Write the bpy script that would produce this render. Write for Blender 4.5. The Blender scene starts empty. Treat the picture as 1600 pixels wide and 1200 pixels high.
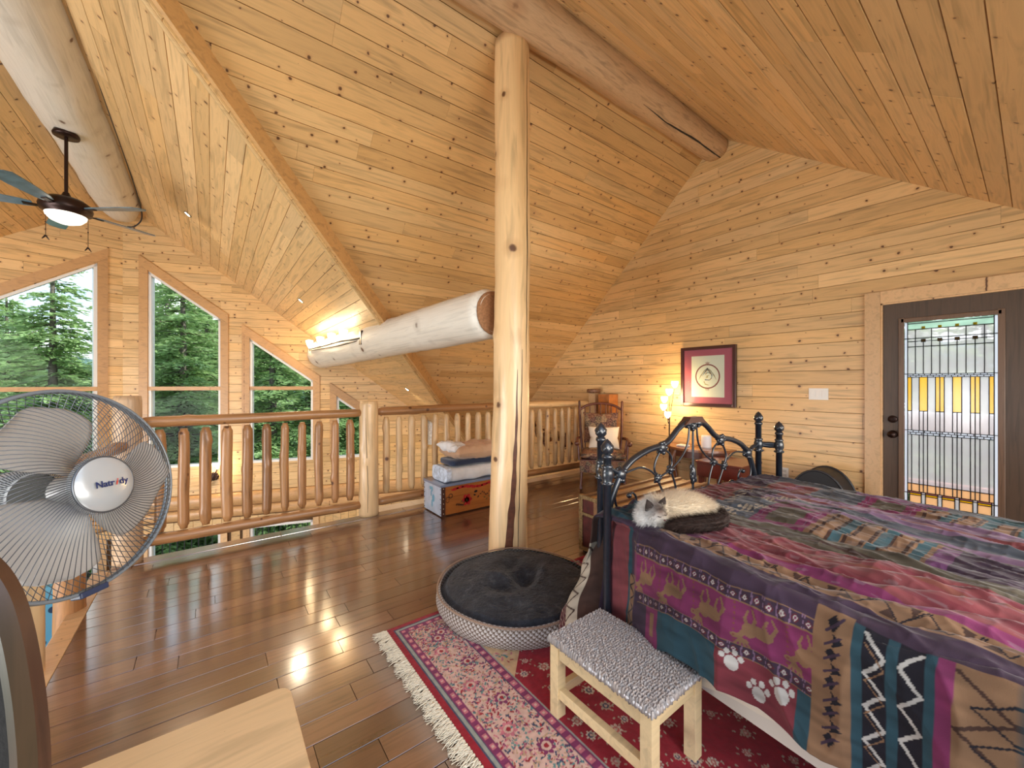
import bpy, bmesh, math, random
import numpy as np
from mathutils import Vector, Matrix, noise as mnoise
PI = math.pi
sc = bpy.context.scene
col = sc.collection

# ---------------------------------------------------------------- camera
# X runs to the gable wall with the door, Y runs to the prow windows, z up, loft floor at z = 0
FPX = 621.0
YAW = math.atan2(820, 621)
cam_d = bpy.data.cameras.new('camera'); cam = bpy.data.objects.new('camera', cam_d); col.objects.link(cam)
cam_d.sensor_width = 36.0; cam_d.lens = FPX / 1600 * 36.0; cam_d.clip_start = 0.02; cam_d.clip_end = 800
cam.location = (0, 0, 1.34); cam.rotation_euler = (PI/2, 0, YAW - PI/2)
sc.camera = cam

# ---------------------------------------------------------------- view and sky
sc.view_settings.view_transform = 'Standard'; sc.view_settings.look = 'None'
sc.view_settings.gamma = 1.0; sc.view_settings.use_curve_mapping = False
sc.view_settings.exposure = 1.2
try:
    sc.cycles.max_bounces = 10; sc.cycles.diffuse_bounces = 5; sc.cycles.glossy_bounces = 4
    sc.cycles.transparent_max_bounces = 24; sc.cycles.transmission_bounces = 6
    sc.cycles.caustics_reflective = False; sc.cycles.caustics_refractive = False
    sc.cycles.sample_clamp_indirect = 6.0
except Exception:
    pass
w = bpy.data.worlds.new('sky'); sc.world = w; w.use_nodes = True
wt = w.node_tree; wt.nodes.clear()
wo = wt.nodes.new('ShaderNodeOutputWorld'); wb = wt.nodes.new('ShaderNodeBackground')
tc = wt.nodes.new('ShaderNodeTexCoord'); sep = wt.nodes.new('ShaderNodeSeparateXYZ')
wt.links.new(tc.outputs['Generated'], sep.inputs[0])
rmp = wt.nodes.new('ShaderNodeValToRGB'); wt.links.new(sep.outputs['Z'], rmp.inputs[0])
e = rmp.color_ramp.elements
e[0].position = 0.0; e[0].color = (0.62, 0.74, 0.86, 1)
e[1].position = 0.7; e[1].color = (0.22, 0.42, 0.78, 1)
x = rmp.color_ramp.elements.new(0.25); x.color = (0.42, 0.62, 0.88, 1)
mp = wt.nodes.new('ShaderNodeMapping'); mp.inputs['Scale'].default_value = (2.2, 2.2, 5.0)
wt.links.new(tc.outputs['Generated'], mp.inputs[0])
nz = wt.nodes.new('ShaderNodeTexNoise'); nz.inputs['Scale'].default_value = 1.6; nz.inputs['Detail'].default_value = 7
wt.links.new(mp.outputs[0], nz.inputs['Vector'])
cr = wt.nodes.new('ShaderNodeValToRGB'); wt.links.new(nz.outputs[0], cr.inputs[0])
cr.color_ramp.elements[0].position = 0.42; cr.color_ramp.elements[1].position = 0.60
mx = wt.nodes.new('ShaderNodeMix'); mx.data_type = 'RGBA'
wt.links.new(cr.outputs[0], mx.inputs[0]); wt.links.new(rmp.outputs[0], mx.inputs[6])
mx.inputs[7].default_value = (1.0, 1.0, 1.0, 1)
wt.links.new(mx.outputs[2], wb.inputs[0]); wb.inputs[1].default_value = 0.95
wt.links.new(wb.outputs[0], wo.inputs[0])

def lamp(kind, name, loc, energy, color=(1, 1, 1), rot=(0, 0, 0), size=0.1, **k):
    d = bpy.data.lights.new(name, kind); d.energy = energy; d.color = color
    if kind == 'SUN': d.angle = math.radians(size)
    elif kind == 'AREA': d.size = size; d.shape = 'RECTANGLE'; d.size_y = k.get('size_y', size)
    elif kind == 'SPOT': d.shadow_soft_size = size; d.spot_size = k.get('spot', 1.6); d.spot_blend = .8
    else: d.shadow_soft_size = size
    o = bpy.data.objects.new(name, d); o.location = loc; o.rotation_euler = rot; col.objects.link(o)
    return o
def aim(o, t):
    o.rotation_euler = (Vector(t) - o.location).to_track_quat('-Z', 'Y').to_euler()
s = lamp('SUN', 'sun', (0, 0, 20), 2.4, (1.0, 0.95, 0.87), size=1.0)
s.rotation_euler = Vector((-1.0, 0.55, -1.15)).to_track_quat('-Z', 'Y').to_euler()

# two unseen area lights added out of view to brighten the room
a_ = lamp('AREA', 'window_light', (2.0, -1.9, 1.7), 95, (1.0, .93, .84), size=3.6, size_y=1.8); aim(a_, (1.8, 3.0, 2.2))
a_ = lamp('AREA', 'window_light', (-5.0, 2.6, .6), 230, (.98, .96, .97), size=4.0, size_y=3.0); aim(a_, (1.0, 5.0, 1.6))

# ---------------------------------------------------------------- helpers
def tag(o, label=None, cat=None, group=None, kind=None):
    if label: o['label'] = label
    if cat: o['category'] = cat
    if group: o['group'] = group
    if kind: o['kind'] = kind
    return o
def empty(name, loc=(0, 0, 0), rz=0.0):
    o = bpy.data.objects.new(name, None); o.empty_display_size = .1
    o.location = loc; o.rotation_euler = (0, 0, rz); col.objects.link(o); return o
def thing(name, label, cat, loc=(0, 0, 0), rz=0.0, group=None):
    return tag(empty(name, loc, rz), label, cat, group)
def link(name, me, mat=None, parent=None, loc=None, rot=None):
    if mat is not None and len(me.materials) == 0: me.materials.append(mat)
    o = bpy.data.objects.new(name, me); col.objects.link(o)
    if parent is not None: o.parent = parent
    if loc is not None: o.location = loc
    if rot is not None: o.rotation_euler = rot
    return o
def mesh(name, verts, faces, smooth=False):
    me = bpy.data.meshes.new(name)
    me.from_pydata([tuple(v) for v in verts], [], faces)
    if smooth: me.polygons.foreach_set('use_smooth', [True] * len(me.polygons))
    me.update(); return me
def npmesh(name, V, Q, smooth=True, colors=None):
    """V (n,3) float, Q (m,k) int faces; fast"""
    me = bpy.data.meshes.new(name); V = np.asarray(V, np.float32); Q = np.asarray(Q, np.int32)
    me.vertices.add(len(V)); me.vertices.foreach_set('co', V.ravel())
    k = Q.shape[1]
    me.loops.add(Q.size); me.loops.foreach_set('vertex_index', Q.ravel())
    me.polygons.add(len(Q)); me.polygons.foreach_set('loop_start', np.arange(0, Q.size, k, dtype=np.int32))
    try: me.polygons.foreach_set('loop_total', np.full(len(Q), k, np.int32))
    except Exception: pass
    me.update(calc_edges=True)
    if smooth: me.polygons.foreach_set('use_smooth', np.ones(len(Q), bool))
    if colors is not None:
        a = me.color_attributes.new('tint', 'FLOAT_COLOR', 'POINT')
        c = np.ones((len(V), 4), np.float32); c[:, :3] = colors
        a.data.foreach_set('color', c.ravel())
    return me
def grid_faces(nu, nv, wrap_u=False, wrap_v=False):
    iu = np.arange(nu if wrap_u else nu - 1); iv = np.arange(nv if wrap_v else nv - 1)
    I, J = np.meshgrid(iu, iv, indexing='ij'); I2 = (I + 1) % nu; J2 = (J + 1) % nv
    return np.stack([I * nv + J, I2 * nv + J, I2 * nv + J2, I * nv + J2], -1).reshape(-1, 4)

class MB:
    """collects shapes; build() links them as one mesh object"""
    def __init__(s): s.v = []; s.f = []; s.sm = []
    def add(s, verts, faces, smooth=False, M=None):
        b = len(s.v)
        s.v += [tuple(M @ Vector(v)) if M is not None else tuple(v) for v in verts]
        s.f += [tuple(i + b for i in f) for f in faces]; s.sm += [smooth] * len(faces); return s
    def box(s, x0, y0, z0, x1, y1, z1, bev=0.0, M=None):
        if bev <= 0:
            v = [(x, y, z) for x in (x0, x1) for y in (y0, y1) for z in (z0, z1)]
            return s.add(v, [(0, 1, 3, 2), (4, 6, 7, 5), (0, 4, 5, 1), (2, 3, 7, 6), (0, 2, 6, 4), (1, 5, 7, 3)], M=M)
        bm = bmesh.new(); bmesh.ops.create_cube(bm, size=1)
        for v in bm.verts:
            v.co = Vector(((x0 + x1) / 2 + v.co.x * (x1 - x0), (y0 + y1) / 2 + v.co.y * (y1 - y0), (z0 + z1) / 2 + v.co.z * (z1 - z0)))
        bmesh.ops.bevel(bm, geom=bm.edges[:], offset=bev, segments=2, affect='EDGES', profile=.6)
        bm.verts.index_update()
        s.add([v.co.copy() for v in bm.verts], [[v.index for v in f.verts] for f in bm.faces], M=M); bm.free(); return s
    def tube(s, pts, r, n=10, cap=True, M=None, closed=False):
        pts = [Vector(p) for p in pts]; m = len(pts)
        rr = r if hasattr(r, '__len__') else [r] * m
        V = []; up = None
        for i, p in enumerate(pts):
            if closed: t = pts[(i + 1) % m] - pts[i - 1]
            else: t = pts[min(i + 1, m - 1)] - pts[max(i - 1, 0)]
            t = t.normalized() if t.length > 1e-9 else Vector((0, 0, 1))
            if up is None: up = Vector((0, 0, 1)) if abs(t.z) < .9 else Vector((1, 0, 0))
            a = (up - t * up.dot(t)); a = a.normalized() if a.length > 1e-6 else t.orthogonal().normalized()
            b = t.cross(a); up = a
            for k in range(n):
                c = 2 * PI * k / n; V.append(p + (a * math.cos(c) + b * math.sin(c)) * rr[i])
        F = []
        for i in range(m if closed else m - 1):
            j = (i + 1) % m
            for k in range(n): F.append((i * n + k, i * n + (k + 1) % n, j * n + (k + 1) % n, j * n + k))
        s.add(V, F, True, M)
        if cap and not closed:
            s.add(V[:n], [tuple(range(n))[::-1]], False, M); s.add(V[-n:], [tuple(range(n))], False, M)
        return s
    def lathe(s, prof, n=24, M=None, cx=0, cy=0, cap=True):
        V = []; 
        for r, z in prof:
            for k in range(n): V.append((cx + r * math.cos(2 * PI * k / n), cy + r * math.sin(2 * PI * k / n), z))
        F = [(i * n + k, i * n + (k + 1) % n, (i + 1) * n + (k + 1) % n, (i + 1) * n + k) for i in range(len(prof) - 1) for k in range(n)]
        s.add(V, F, True, M)
        if cap:
            if prof[0][0] > 1e-4: s.add(V[:n], [tuple(range(n))[::-1]], False, M)
            if prof[-1][0] > 1e-4: s.add(V[-n:], [tuple(range(n))], False, M)
        return s
    def prism(s, poly, z0, z1, M=None):
        n = len(poly); V = [(x, y, z0) for x, y in poly] + [(x, y, z1) for x, y in poly]
        F = [tuple(range(n))[::-1], tuple(range(n, 2 * n))] + [(i, (i + 1) % n, n + (i + 1) % n, n + i) for i in range(n)]
        return s.add(V, F, M=M)
    def ball(s, c, r, n=12, m=8, M=None):
        if not hasattr(r, '__len__'): r = (r, r, r)
        V = []; 
        for i in range(m + 1):
            t = PI * i / m
            for k in range(n): V.append((c[0] + r[0] * math.sin(t) * math.cos(2 * PI * k / n), c[1] + r[1] * math.sin(t) * math.sin(2 * PI * k / n), c[2] - r[2] * math.cos(t)))
        F = [(i * n + k, i * n + (k + 1) % n, (i + 1) * n + (k + 1) % n, (i + 1) * n + k) for i in range(m) for k in range(n)]
        return s.add(V, F, True, M)
    def mesh(s, name):
        me = bpy.data.meshes.new(name); me.from_pydata(s.v, [], s.f)
        me.polygons.foreach_set('use_smooth', s.sm); me.update(); return me
    def build(s, name, mat, parent=None, loc=None, rot=None):
        return link(name, s.mesh(name), mat, parent, loc, rot)

# ---------------------------------------------------------------- materials
def new_mat(name):
    m = bpy.data.materials.new(name); m.use_nodes = True; nt = m.node_tree
    b = nt.nodes['Principled BSDF']; return m, nt, b
def N(nt, t, **k):
    n = nt.nodes.new(t)
    for a, v in k.items():
        if a.startswith('i_'): n.inputs[a[2:].replace('_', ' ')].default_value = v
        else: setattr(n, a, v)
    return n
def ramp(nt, src, stops):
    r = nt.nodes.new('ShaderNodeValToRGB'); nt.links.new(src, r.inputs[0]); el = r.color_ramp.elements
    while len(el) > 1: el.remove(el[-1])
    el[0].position = stops[0][0]; el[0].color = (*stops[0][1], 1)
    for p, c in stops[1:]:
        q = el.new(p); q.color = (*c, 1)
    return r.outputs[0]
def mixc(nt, fac, a, b, blend='MIX'):
    m = nt.nodes.new('ShaderNodeMix'); m.data_type = 'RGBA'; m.blend_type = blend
    for s, v in ((0, fac), (6, a), (7, b)):
        if hasattr(v, 'is_linked'): nt.links.new(v, m.inputs[s])
        elif isinstance(v, (int, float)): m.inputs[s].default_value = v
        else: m.inputs[s].default_value = (*v, 1)
    return m.outputs[2]
def mth(nt, op, a, b=0.0, c=None):
    m = nt.nodes.new('ShaderNodeMath'); m.operation = op
    for i, v in enumerate((a, b, c)):
        if v is None: continue
        if hasattr(v, 'is_linked'): nt.links.new(v, m.inputs[i])
        else: m.inputs[i].default_value = v
    return m.outputs[0]
def bump(nt, b, h, strength=.3, dist=.01):
    n = nt.nodes.new('ShaderNodeBump'); n.inputs['Strength'].default_value = strength; n.inputs['Distance'].default_value = dist
    nt.links.new(h, n.inputs['Height']); nt.links.new(n.outputs[0], b.inputs['Normal'])
def plain(name, c, rough=.5, metal=0.0, noise=0.0, nscale=40, emis=None, es=0, coat=0, sheen=0, bmp=0):
    m, nt, b = new_mat(name)
    b.inputs['Base Color'].default_value = (*c, 1); b.inputs['Roughness'].default_value = rough; b.inputs['Metallic'].default_value = metal
    if coat: b.inputs['Coat Weight'].default_value = coat; b.inputs['Coat Roughness'].default_value = .15
    if sheen: b.inputs['Sheen Weight'].default_value = sheen; b.inputs['Sheen Roughness'].default_value = .5
    if noise or bmp:
        t = N(nt, 'ShaderNodeTexCoord'); z = N(nt, 'ShaderNodeTexNoise'); z.inputs['Scale'].default_value = nscale; z.inputs['Detail'].default_value = 4
        nt.links.new(t.outputs['Object'], z.inputs['Vector'])
        if noise:
            o = ramp(nt, z.outputs[0], [(.3, tuple(x * (1 - noise) for x in c)), (.7, tuple(min(1, x * (1 + noise)) for x in c))])
            nt.links.new(o, b.inputs['Base Color'])
        if bmp: bump(nt, b, z.outputs[0], bmp, .01)
    if emis: b.inputs['Emission Color'].default_value = (*emis, 1); b.inputs['Emission Strength'].default_value = es
    return m
def objrand_coords(nt, amp=37.0):
    t = N(nt, 'ShaderNodeTexCoord'); oi = N(nt, 'ShaderNodeObjectInfo')
    mu = N(nt, 'ShaderNodeVectorMath', operation='SCALE'); mu.inputs[0].default_value = (1.0, .63, .31); 
    s = mth(nt, 'MULTIPLY', oi.outputs['Random'], amp); nt.links.new(s, mu.inputs['Scale'])
    ad = N(nt, 'ShaderNodeVectorMath', operation='ADD'); nt.links.new(t.outputs['Object'], ad.inputs[0]); nt.links.new(mu.outputs[0], ad.inputs[1])
    return ad.outputs[0], oi.outputs['Random']
def wood(name, c0, c1, knot=(.10, .035, .012), kscale=6.4, krad=.088, grain=.35, rough=.42, gvec=(1.2, 16, 16), knots=True, dim3=False, bmp=.06, var=(.86, 1.12), coat=0.15, axis='x', halo=(.42,.19,.07)):
    m, nt, b = new_mat(name); v, rnd = objrand_coords(nt)
    base = mixc(nt, rnd, c0, c1)
    mpn = N(nt, 'ShaderNodeMapping'); g = gvec if axis == 'x' else (gvec[1], gvec[2], gvec[0]); mpn.inputs['Scale'].default_value = g
    nt.links.new(v, mpn.inputs[0])
    n1 = N(nt, 'ShaderNodeTexNoise'); n1.inputs['Scale'].default_value = 1.6; n1.inputs['Detail'].default_value = 6; n1.inputs['Distortion'].default_value = .9
    nt.links.new(mpn.outputs[0], n1.inputs['Vector'])
    gr = ramp(nt, n1.outputs[0], [(.3, (1 - grain,) * 3), (.52, (1, 1, 1)), (.75, (1 - grain * .45,) * 3)])
    base = mixc(nt, 1.0, base, gr, 'MULTIPLY')
    # per-board brightness
    r2 = mth(nt, 'FRACT', mth(nt, 'MULTIPLY', rnd, 17.31))
    br = mth(nt, 'MULTIPLY_ADD', r2, var[1] - var[0], var[0])
    cb = N(nt, 'ShaderNodeCombineColor'); [nt.links.new(br, cb.inputs[i]) for i in range(3)]
    base = mixc(nt, 1.0, base, cb.outputs[0], 'MULTIPLY')
    if knots:
        vo = N(nt, 'ShaderNodeTexVoronoi', voronoi_dimensions='3D' if dim3 else '2D'); vo.inputs['Scale'].default_value = kscale
        # bend the lookup so that knots are not perfect discs
        n2 = N(nt, 'ShaderNodeTexNoise'); n2.inputs['Scale'].default_value = 30; nt.links.new(v, n2.inputs['Vector'])
        dv = N(nt, 'ShaderNodeVectorMath', operation='MULTIPLY_ADD'); nt.links.new(n2.outputs['Color'], dv.inputs[0]); dv.inputs[1].default_value = (.015,) * 3; nt.links.new(v, dv.inputs[2])
        nt.links.new(dv.outputs[0], vo.inputs['Vector'])
        sp = N(nt, 'ShaderNodeSeparateColor'); nt.links.new(vo.outputs['Color'], sp.inputs[0])
        rad = mth(nt, 'MULTIPLY_ADD', sp.outputs[0], krad * 1.15, -krad * .12)   # some cells get none
        q = mth(nt, 'DIVIDE', vo.outputs['Distance'], mth(nt, 'MAXIMUM', rad, .002))
        kf = ramp(nt, q, [(0, (1, 1, 1)), (.62, (.92,) * 3), (1.0, (.0,) * 3)])
        hf = ramp(nt, mth(nt, 'MULTIPLY', q, .4), [(0, (.75,) * 3), (.45, (.55,) * 3), (1.0, (0,) * 3)])
        base = mixc(nt, hf, base, mixc(nt, .55, base, halo)); base = mixc(nt, kf, base, knot)
    nt.links.new(base, b.inputs['Base Color']); b.inputs['Roughness'].default_value = rough
    b.inputs['Coat Weight'].default_value = coat; b.inputs['Coat Roughness'].default_value = .25
    if bmp: bump(nt, b, n1.outputs[0], bmp, .006)
    return m
M_ = {}
M_['pine'] = wood('pine_boards', (.80, .545, .275), (.72, .455, .195))
M_['pine_dark'] = wood('pine_boards_honey', (.75, .485, .225), (.66, .385, .15), coat=.2)
M_['trim'] = wood('pine_trim', (.60, .35, .155), (.56, .32, .14), krad=.05, grain=.25)
M_['pale_trim'] = wood('pine_casing', (.72, .47, .25), (.68, .43, .22), krad=.045, grain=.2)
M_['fascia'] = wood('fir_fascia', (.62, .36, .15), (.58, .33, .13), krad=.07, grain=.3)
M_['log'] = wood('peeled_log', (.78, .53, .28), (.74, .49, .25), dim3=True, kscale=4.2, krad=.18, grain=.30, gvec=(.9, 11, 11), axis='z', rough=.38, coat=.3, bmp=.1)
M_['log_tan'] = wood('ridge_log_bark', (.62, .41, .24), (.58, .38, .22), dim3=True, kscale=3.6, krad=.18, grain=.40, gvec=(2.5, 22, 22), axis='z', rough=.55, bmp=.3)
M_['log_pale'] = wood('pale_peeled_log', (.72, .68, .61), (.70, .65, .57), dim3=True, kscale=4.6, krad=.20, grain=.20, gvec=(1.1, 20, 20), axis='z', rough=.5, bmp=.35, halo=(.4, .34, .28))
M_['rail'] = wood('railing_pole', (.46, .225, .085), (.36, .165, .06), dim3=True, kscale=8, krad=.20, grain=.45, gvec=(1.5, 18, 18), axis='z', rough=.4, coat=.3)
M_['rail_pale'] = wood('railing_pole_pale', (.70, .47, .24), (.60, .37, .17), dim3=True, kscale=8, krad=.20, grain=.32, gvec=(1.5, 18, 18), axis='z', rough=.4, coat=.3)
M_['endgrain'] = plain('log_end_grain', (.30, .14, .06), .85, noise=.25, nscale=60)
M_['crack'] = plain('dark_heartwood', (.10, .03, .012), .45, noise=.35, nscale=30)
M_['backing'] = plain('board_backing', (.10, .05, .02), .8)
M_['floorwood'] = wood('dark_floor_boards', (.115, .052, .032), (.215, .105, .062), kscale=2.0, krad=.04, grain=.45, gvec=(1.6, 22, 22), rough=.30, coat=1.0, bmp=.08, var=(.75, 1.30), knot=(.05, .02, .01), halo=(.12, .05, .03))
b_ = M_['floorwood'].node_tree.nodes['Principled BSDF']; b_.inputs['Coat IOR'].default_value = 2.6; b_.inputs['Coat Roughness'].default_value = .14
M_['white'] = plain('white_vinyl', (.80, .80, .80), .35)
M_['black_iron'] = plain('black_iron', (.012, .016, .024), .32, .0, coat=.6, noise=.3, nscale=60)
M_['bronze'] = plain('dark_bronze', (.03, .015, .012), .35, .7)
M_['dark'] = plain('soft_black', (.01, .01, .012), .5)
def glass_mat(name, tint=(1, 1, 1), gl=.06):
    m = bpy.data.materials.new(name); m.use_nodes = True; nt = m.node_tree; nt.nodes.clear()
    o = N(nt, 'ShaderNodeOutputMaterial'); t = N(nt, 'ShaderNodeBsdfTransparent'); g = N(nt, 'ShaderNodeBsdfGlossy'); g.inputs['Roughness'].default_value = .02
    t.inputs[0].default_value = (*tint, 1); mxs = N(nt, 'ShaderNodeMixShader'); fr = N(nt, 'ShaderNodeFresnel'); fr.inputs[0].default_value = 1.10
    nt.links.new(fr.outputs[0], mxs.inputs[0]); nt.links.new(t.outputs[0], mxs.inputs[1]); nt.links.new(g.outputs[0], mxs.inputs[2]); nt.links.new(mxs.outputs[0], o.inputs[0])
    return m
M_['glass'] = glass_mat('window_glass', (.95, .98, .97))
# ---------------------------------------------------------------- planked surfaces
def clip(poly, a, b, c):
    """keep a*x+b*y<=c"""
    out = []; n = len(poly)
    for i in range(n):
        p, q = poly[i], poly[(i + 1) % n]; dp = a * p[0] + b * p[1] - c; dq = a * q[0] + b * q[1] - c
        if dp <= 0: out.append(p)
        if dp * dq < 0:
            t = dp / (dp - dq); out.append((p[0] + (q[0] - p[0]) * t, p[1] + (q[1] - p[1]) * t))
    return out
def parea(p): return abs(sum(p[i][0] * p[(i + 1) % len(p)][1] - p[(i + 1) % len(p)][0] * p[i][1] for i in range(len(p)))) / 2
def plane_M(O, u, v):
    u = Vector(u).normalized(); v = Vector(v).normalized(); n = u.cross(v)
    M = Matrix((u, v, n)).transposed().to_4x4(); M.translation = Vector(O); return M
def planks(parent, M, poly, width, lmin, lmax, mat, th=.016, gap=.0035, egap=.0012, holes=(), seed=1, name='plank', phase=0.0, bev=.0018, rows=None):
    """holes: (u0, u1, vbottom, a, b): open between vbottom and the head line a+b*u"""
    rng = random.Random(seed); n = 0
    vs = [p[1] for p in poly]; v0 = min(vs) - phase * width; r = 0
    while v0 < max(vs):
        lo, hi = v0 + gap / 2, v0 + width - gap / 2
        row = clip(clip(poly, 0, -1, -lo), 0, 1, hi); v0 += width; r += 1
        if len(row) < 3 or parea(row) < 2e-4: continue
        us = [p[0] for p in row]; ua, ub = min(us), max(us)
        parts = [(row, ua, ub)]
        for (h0, h1, hb, ha, hs) in holes:
            np_ = []
            for (pl, a0, b0) in parts:
                if h1 <= a0 or h0 >= b0 or hi <= hb or lo >= max(ha + hs * h0, ha + hs * h1): np_.append((pl, a0, b0)); continue
                L = clip(pl, 1, 0, h0); R_ = clip(pl, -1, 0, -h1)
                mid = clip(clip(pl, -1, 0, -h0), 1, 0, h1); up = clip(mid, hs, -1, -ha); dn = clip(mid, 0, 1, hb)
                for q in (L, R_, up, dn):
                    if len(q) >= 3 and parea(q) > 2e-4: np_.append((q, min(p[0] for p in q), max(p[0] for p in q)))
            parts = np_
        # joints shared along the row
        js = []; j = ua - rng.uniform(0, lmax)
        while j < ub: js.append(j); j += rng.uniform(lmin, lmax)
        js.append(j)
        for (pl, a0, b0) in parts:
            for k in range(len(js) - 1):
                q = clip(clip(pl, -1, 0, -(js[k] + egap / 2)), 1, 0, js[k + 1] - egap / 2)
                if len(q) < 3 or parea(q) < 4e-4: continue
                cx = sum(p[0] for p in q) / len(q); cy = lo + (hi - lo) / 2
                q = [(p[0] - cx, p[1] - cy) for p in q]
                t2 = th + rng.uniform(-.0008, .0008); m = len(q)
                # bevelled top edge
                ins = [(p[0], max(min(p[1], (hi - lo) / 2 - bev), -(hi - lo) / 2 + bev)) for p in q]
                V = [(p[0], p[1], 0) for p in q] + [(p[0], p[1], t2 - bev) for p in q] + [(p[0], p[1], t2) for p in ins]
                F = [tuple(range(2 * m, 3 * m))] + [(i, (i + 1) % m, m + (i + 1) % m, m + i) for i in range(m)] + [(m + i, m + (i + 1) % m, 2 * m + (i + 1) % m, 2 * m + i) for i in range(m)]
                # orientation
                ar = sum(q[i][0] * q[(i + 1) % m][1] - q[(i + 1) % m][0] * q[i][1] for i in range(m))
                if ar < 0: F = [f[::-1] for f in F]
                me = bpy.data.meshes.new(name); me.from_pydata(V, [], F); me.materials.append(mat)
                o = bpy.data.objects.new(name, me); col.objects.link(o); o.parent = parent
                o.matrix_local = M @ Matrix.Translation((cx, cy, 0)); n += 1
    return n
def slab(name, M, poly, th, mat, parent=None, kind='structure', label=None):
    """solid sheet behind the boards, from z=-th to 0 in the plane frame"""
    m = MB(); m.prism(poly, -th, 0, M); o = m.build(name, mat, parent)
    if kind and parent is None: o['kind'] = kind
    if label: o['label'] = label
    return o
WX = 4.72                      # gable wall with the door
KA, YA = .93, 5.35             # north slope of the dormer: z = 1.34 + KA (YA - Y)
KB, ZB = .735, 2.58            # south slope: z = ZB + KB Y
KG = .785                      # great room slopes
RX, RY, RZG = -1.05, 2.25, 4.056
PS = .31                       # sweep of the prow
PY = 8.25
cs = math.hypot(1, PS)
def great_z(X): return RZG - KG * abs(X - RX)

# --- gable wall with door and picture (faces -X)
Mr = plane_M((WX, 0, 0), (0, -1, 0), (0, 0, 1))      # u = -Y
def zA(Y): return 1.34 + KA * (YA - Y)
def zBs(Y): return ZB + KB * Y
gab = [(1.4, 0), (1.4, zBs(-1.4)), (-2.243, 4.229), (-6.2, zA(6.2)), (-6.2, 0)]
wr = slab('wall_right', Mr, gab, .10, M_['backing'], label='knotty pine gable wall with the stained glass door')
# cut the door opening out of the backing: rebuild it from three pieces
def rebuild(o, M, polys, th):
    m = MB()
    for p in polys: m.prism(p, -th, 0, M)
    me = m.mesh(o.name); me.materials.append(M_['backing']); o.data = me
DY0, DY1, DZ = -.06, .83, 2.045
rebuild(wr, Mr, [clip(gab, 1, 0, -DY1), clip(gab, -1, 0, DY0), clip(clip(clip(gab, -1, 0, DY1), 1, 0, -DY0), 0, -1, -DZ),
                 [(-4.35, 0), (-6.2, 0), (-6.2, -2.6), (-4.35, -2.6)]], .10)
nb = planks(wr, Mr, gab, .1335, 1.2, 3.4, M_['pine'], holes=[(-DY1 - .02, -DY0 + .02, -1, DZ + .02, 0)], seed=3)
nb += planks(wr, Mr, [(-4.35, -1.6), (-4.35, -.002), (-6.2, -.002), (-6.2, -1.6)], .1335, 1.2, 3.4, M_['pine'], seed=4)

# --- prow walls
Mpr = plane_M((RX, PY, 0), (1, -PS, 0), (0, 0, 1)); Mpl = plane_M((RX, PY, 0), (1, PS, 0), (0, 0, 1))
def head(u): return 3.28 - .735 * abs(u)
WINS = [('r', .307, 1.235), ('r', 1.63, 2.562), ('r', 2.93, 3.44), ('l', -1.235, -.27), ('l', -2.562, -1.63)]
ZL = -.40; ZLOW = -.98
def wall_polys(side, lo):
    sgn = 1 if side == 'r' else -1
    ue = 6.05 if side == 'r' else 4.2
    zt = lambda u: RZG - KG * abs(u) / cs
    P = [(0, lo), (ue * sgn, lo), (ue * sgn, max(zt(ue), lo)), (0, RZG)]
    if zt(ue) < lo:
        uu = (RZG - lo) * cs / KG; P = [(0, lo), (uu * sgn, lo), (0, RZG)]
    return P[::-1] if sgn < 0 else P
low_wins = [('r', .307, 1.235), ('r', 1.63, 2.562), ('l', -1.235, -.27)]
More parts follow.
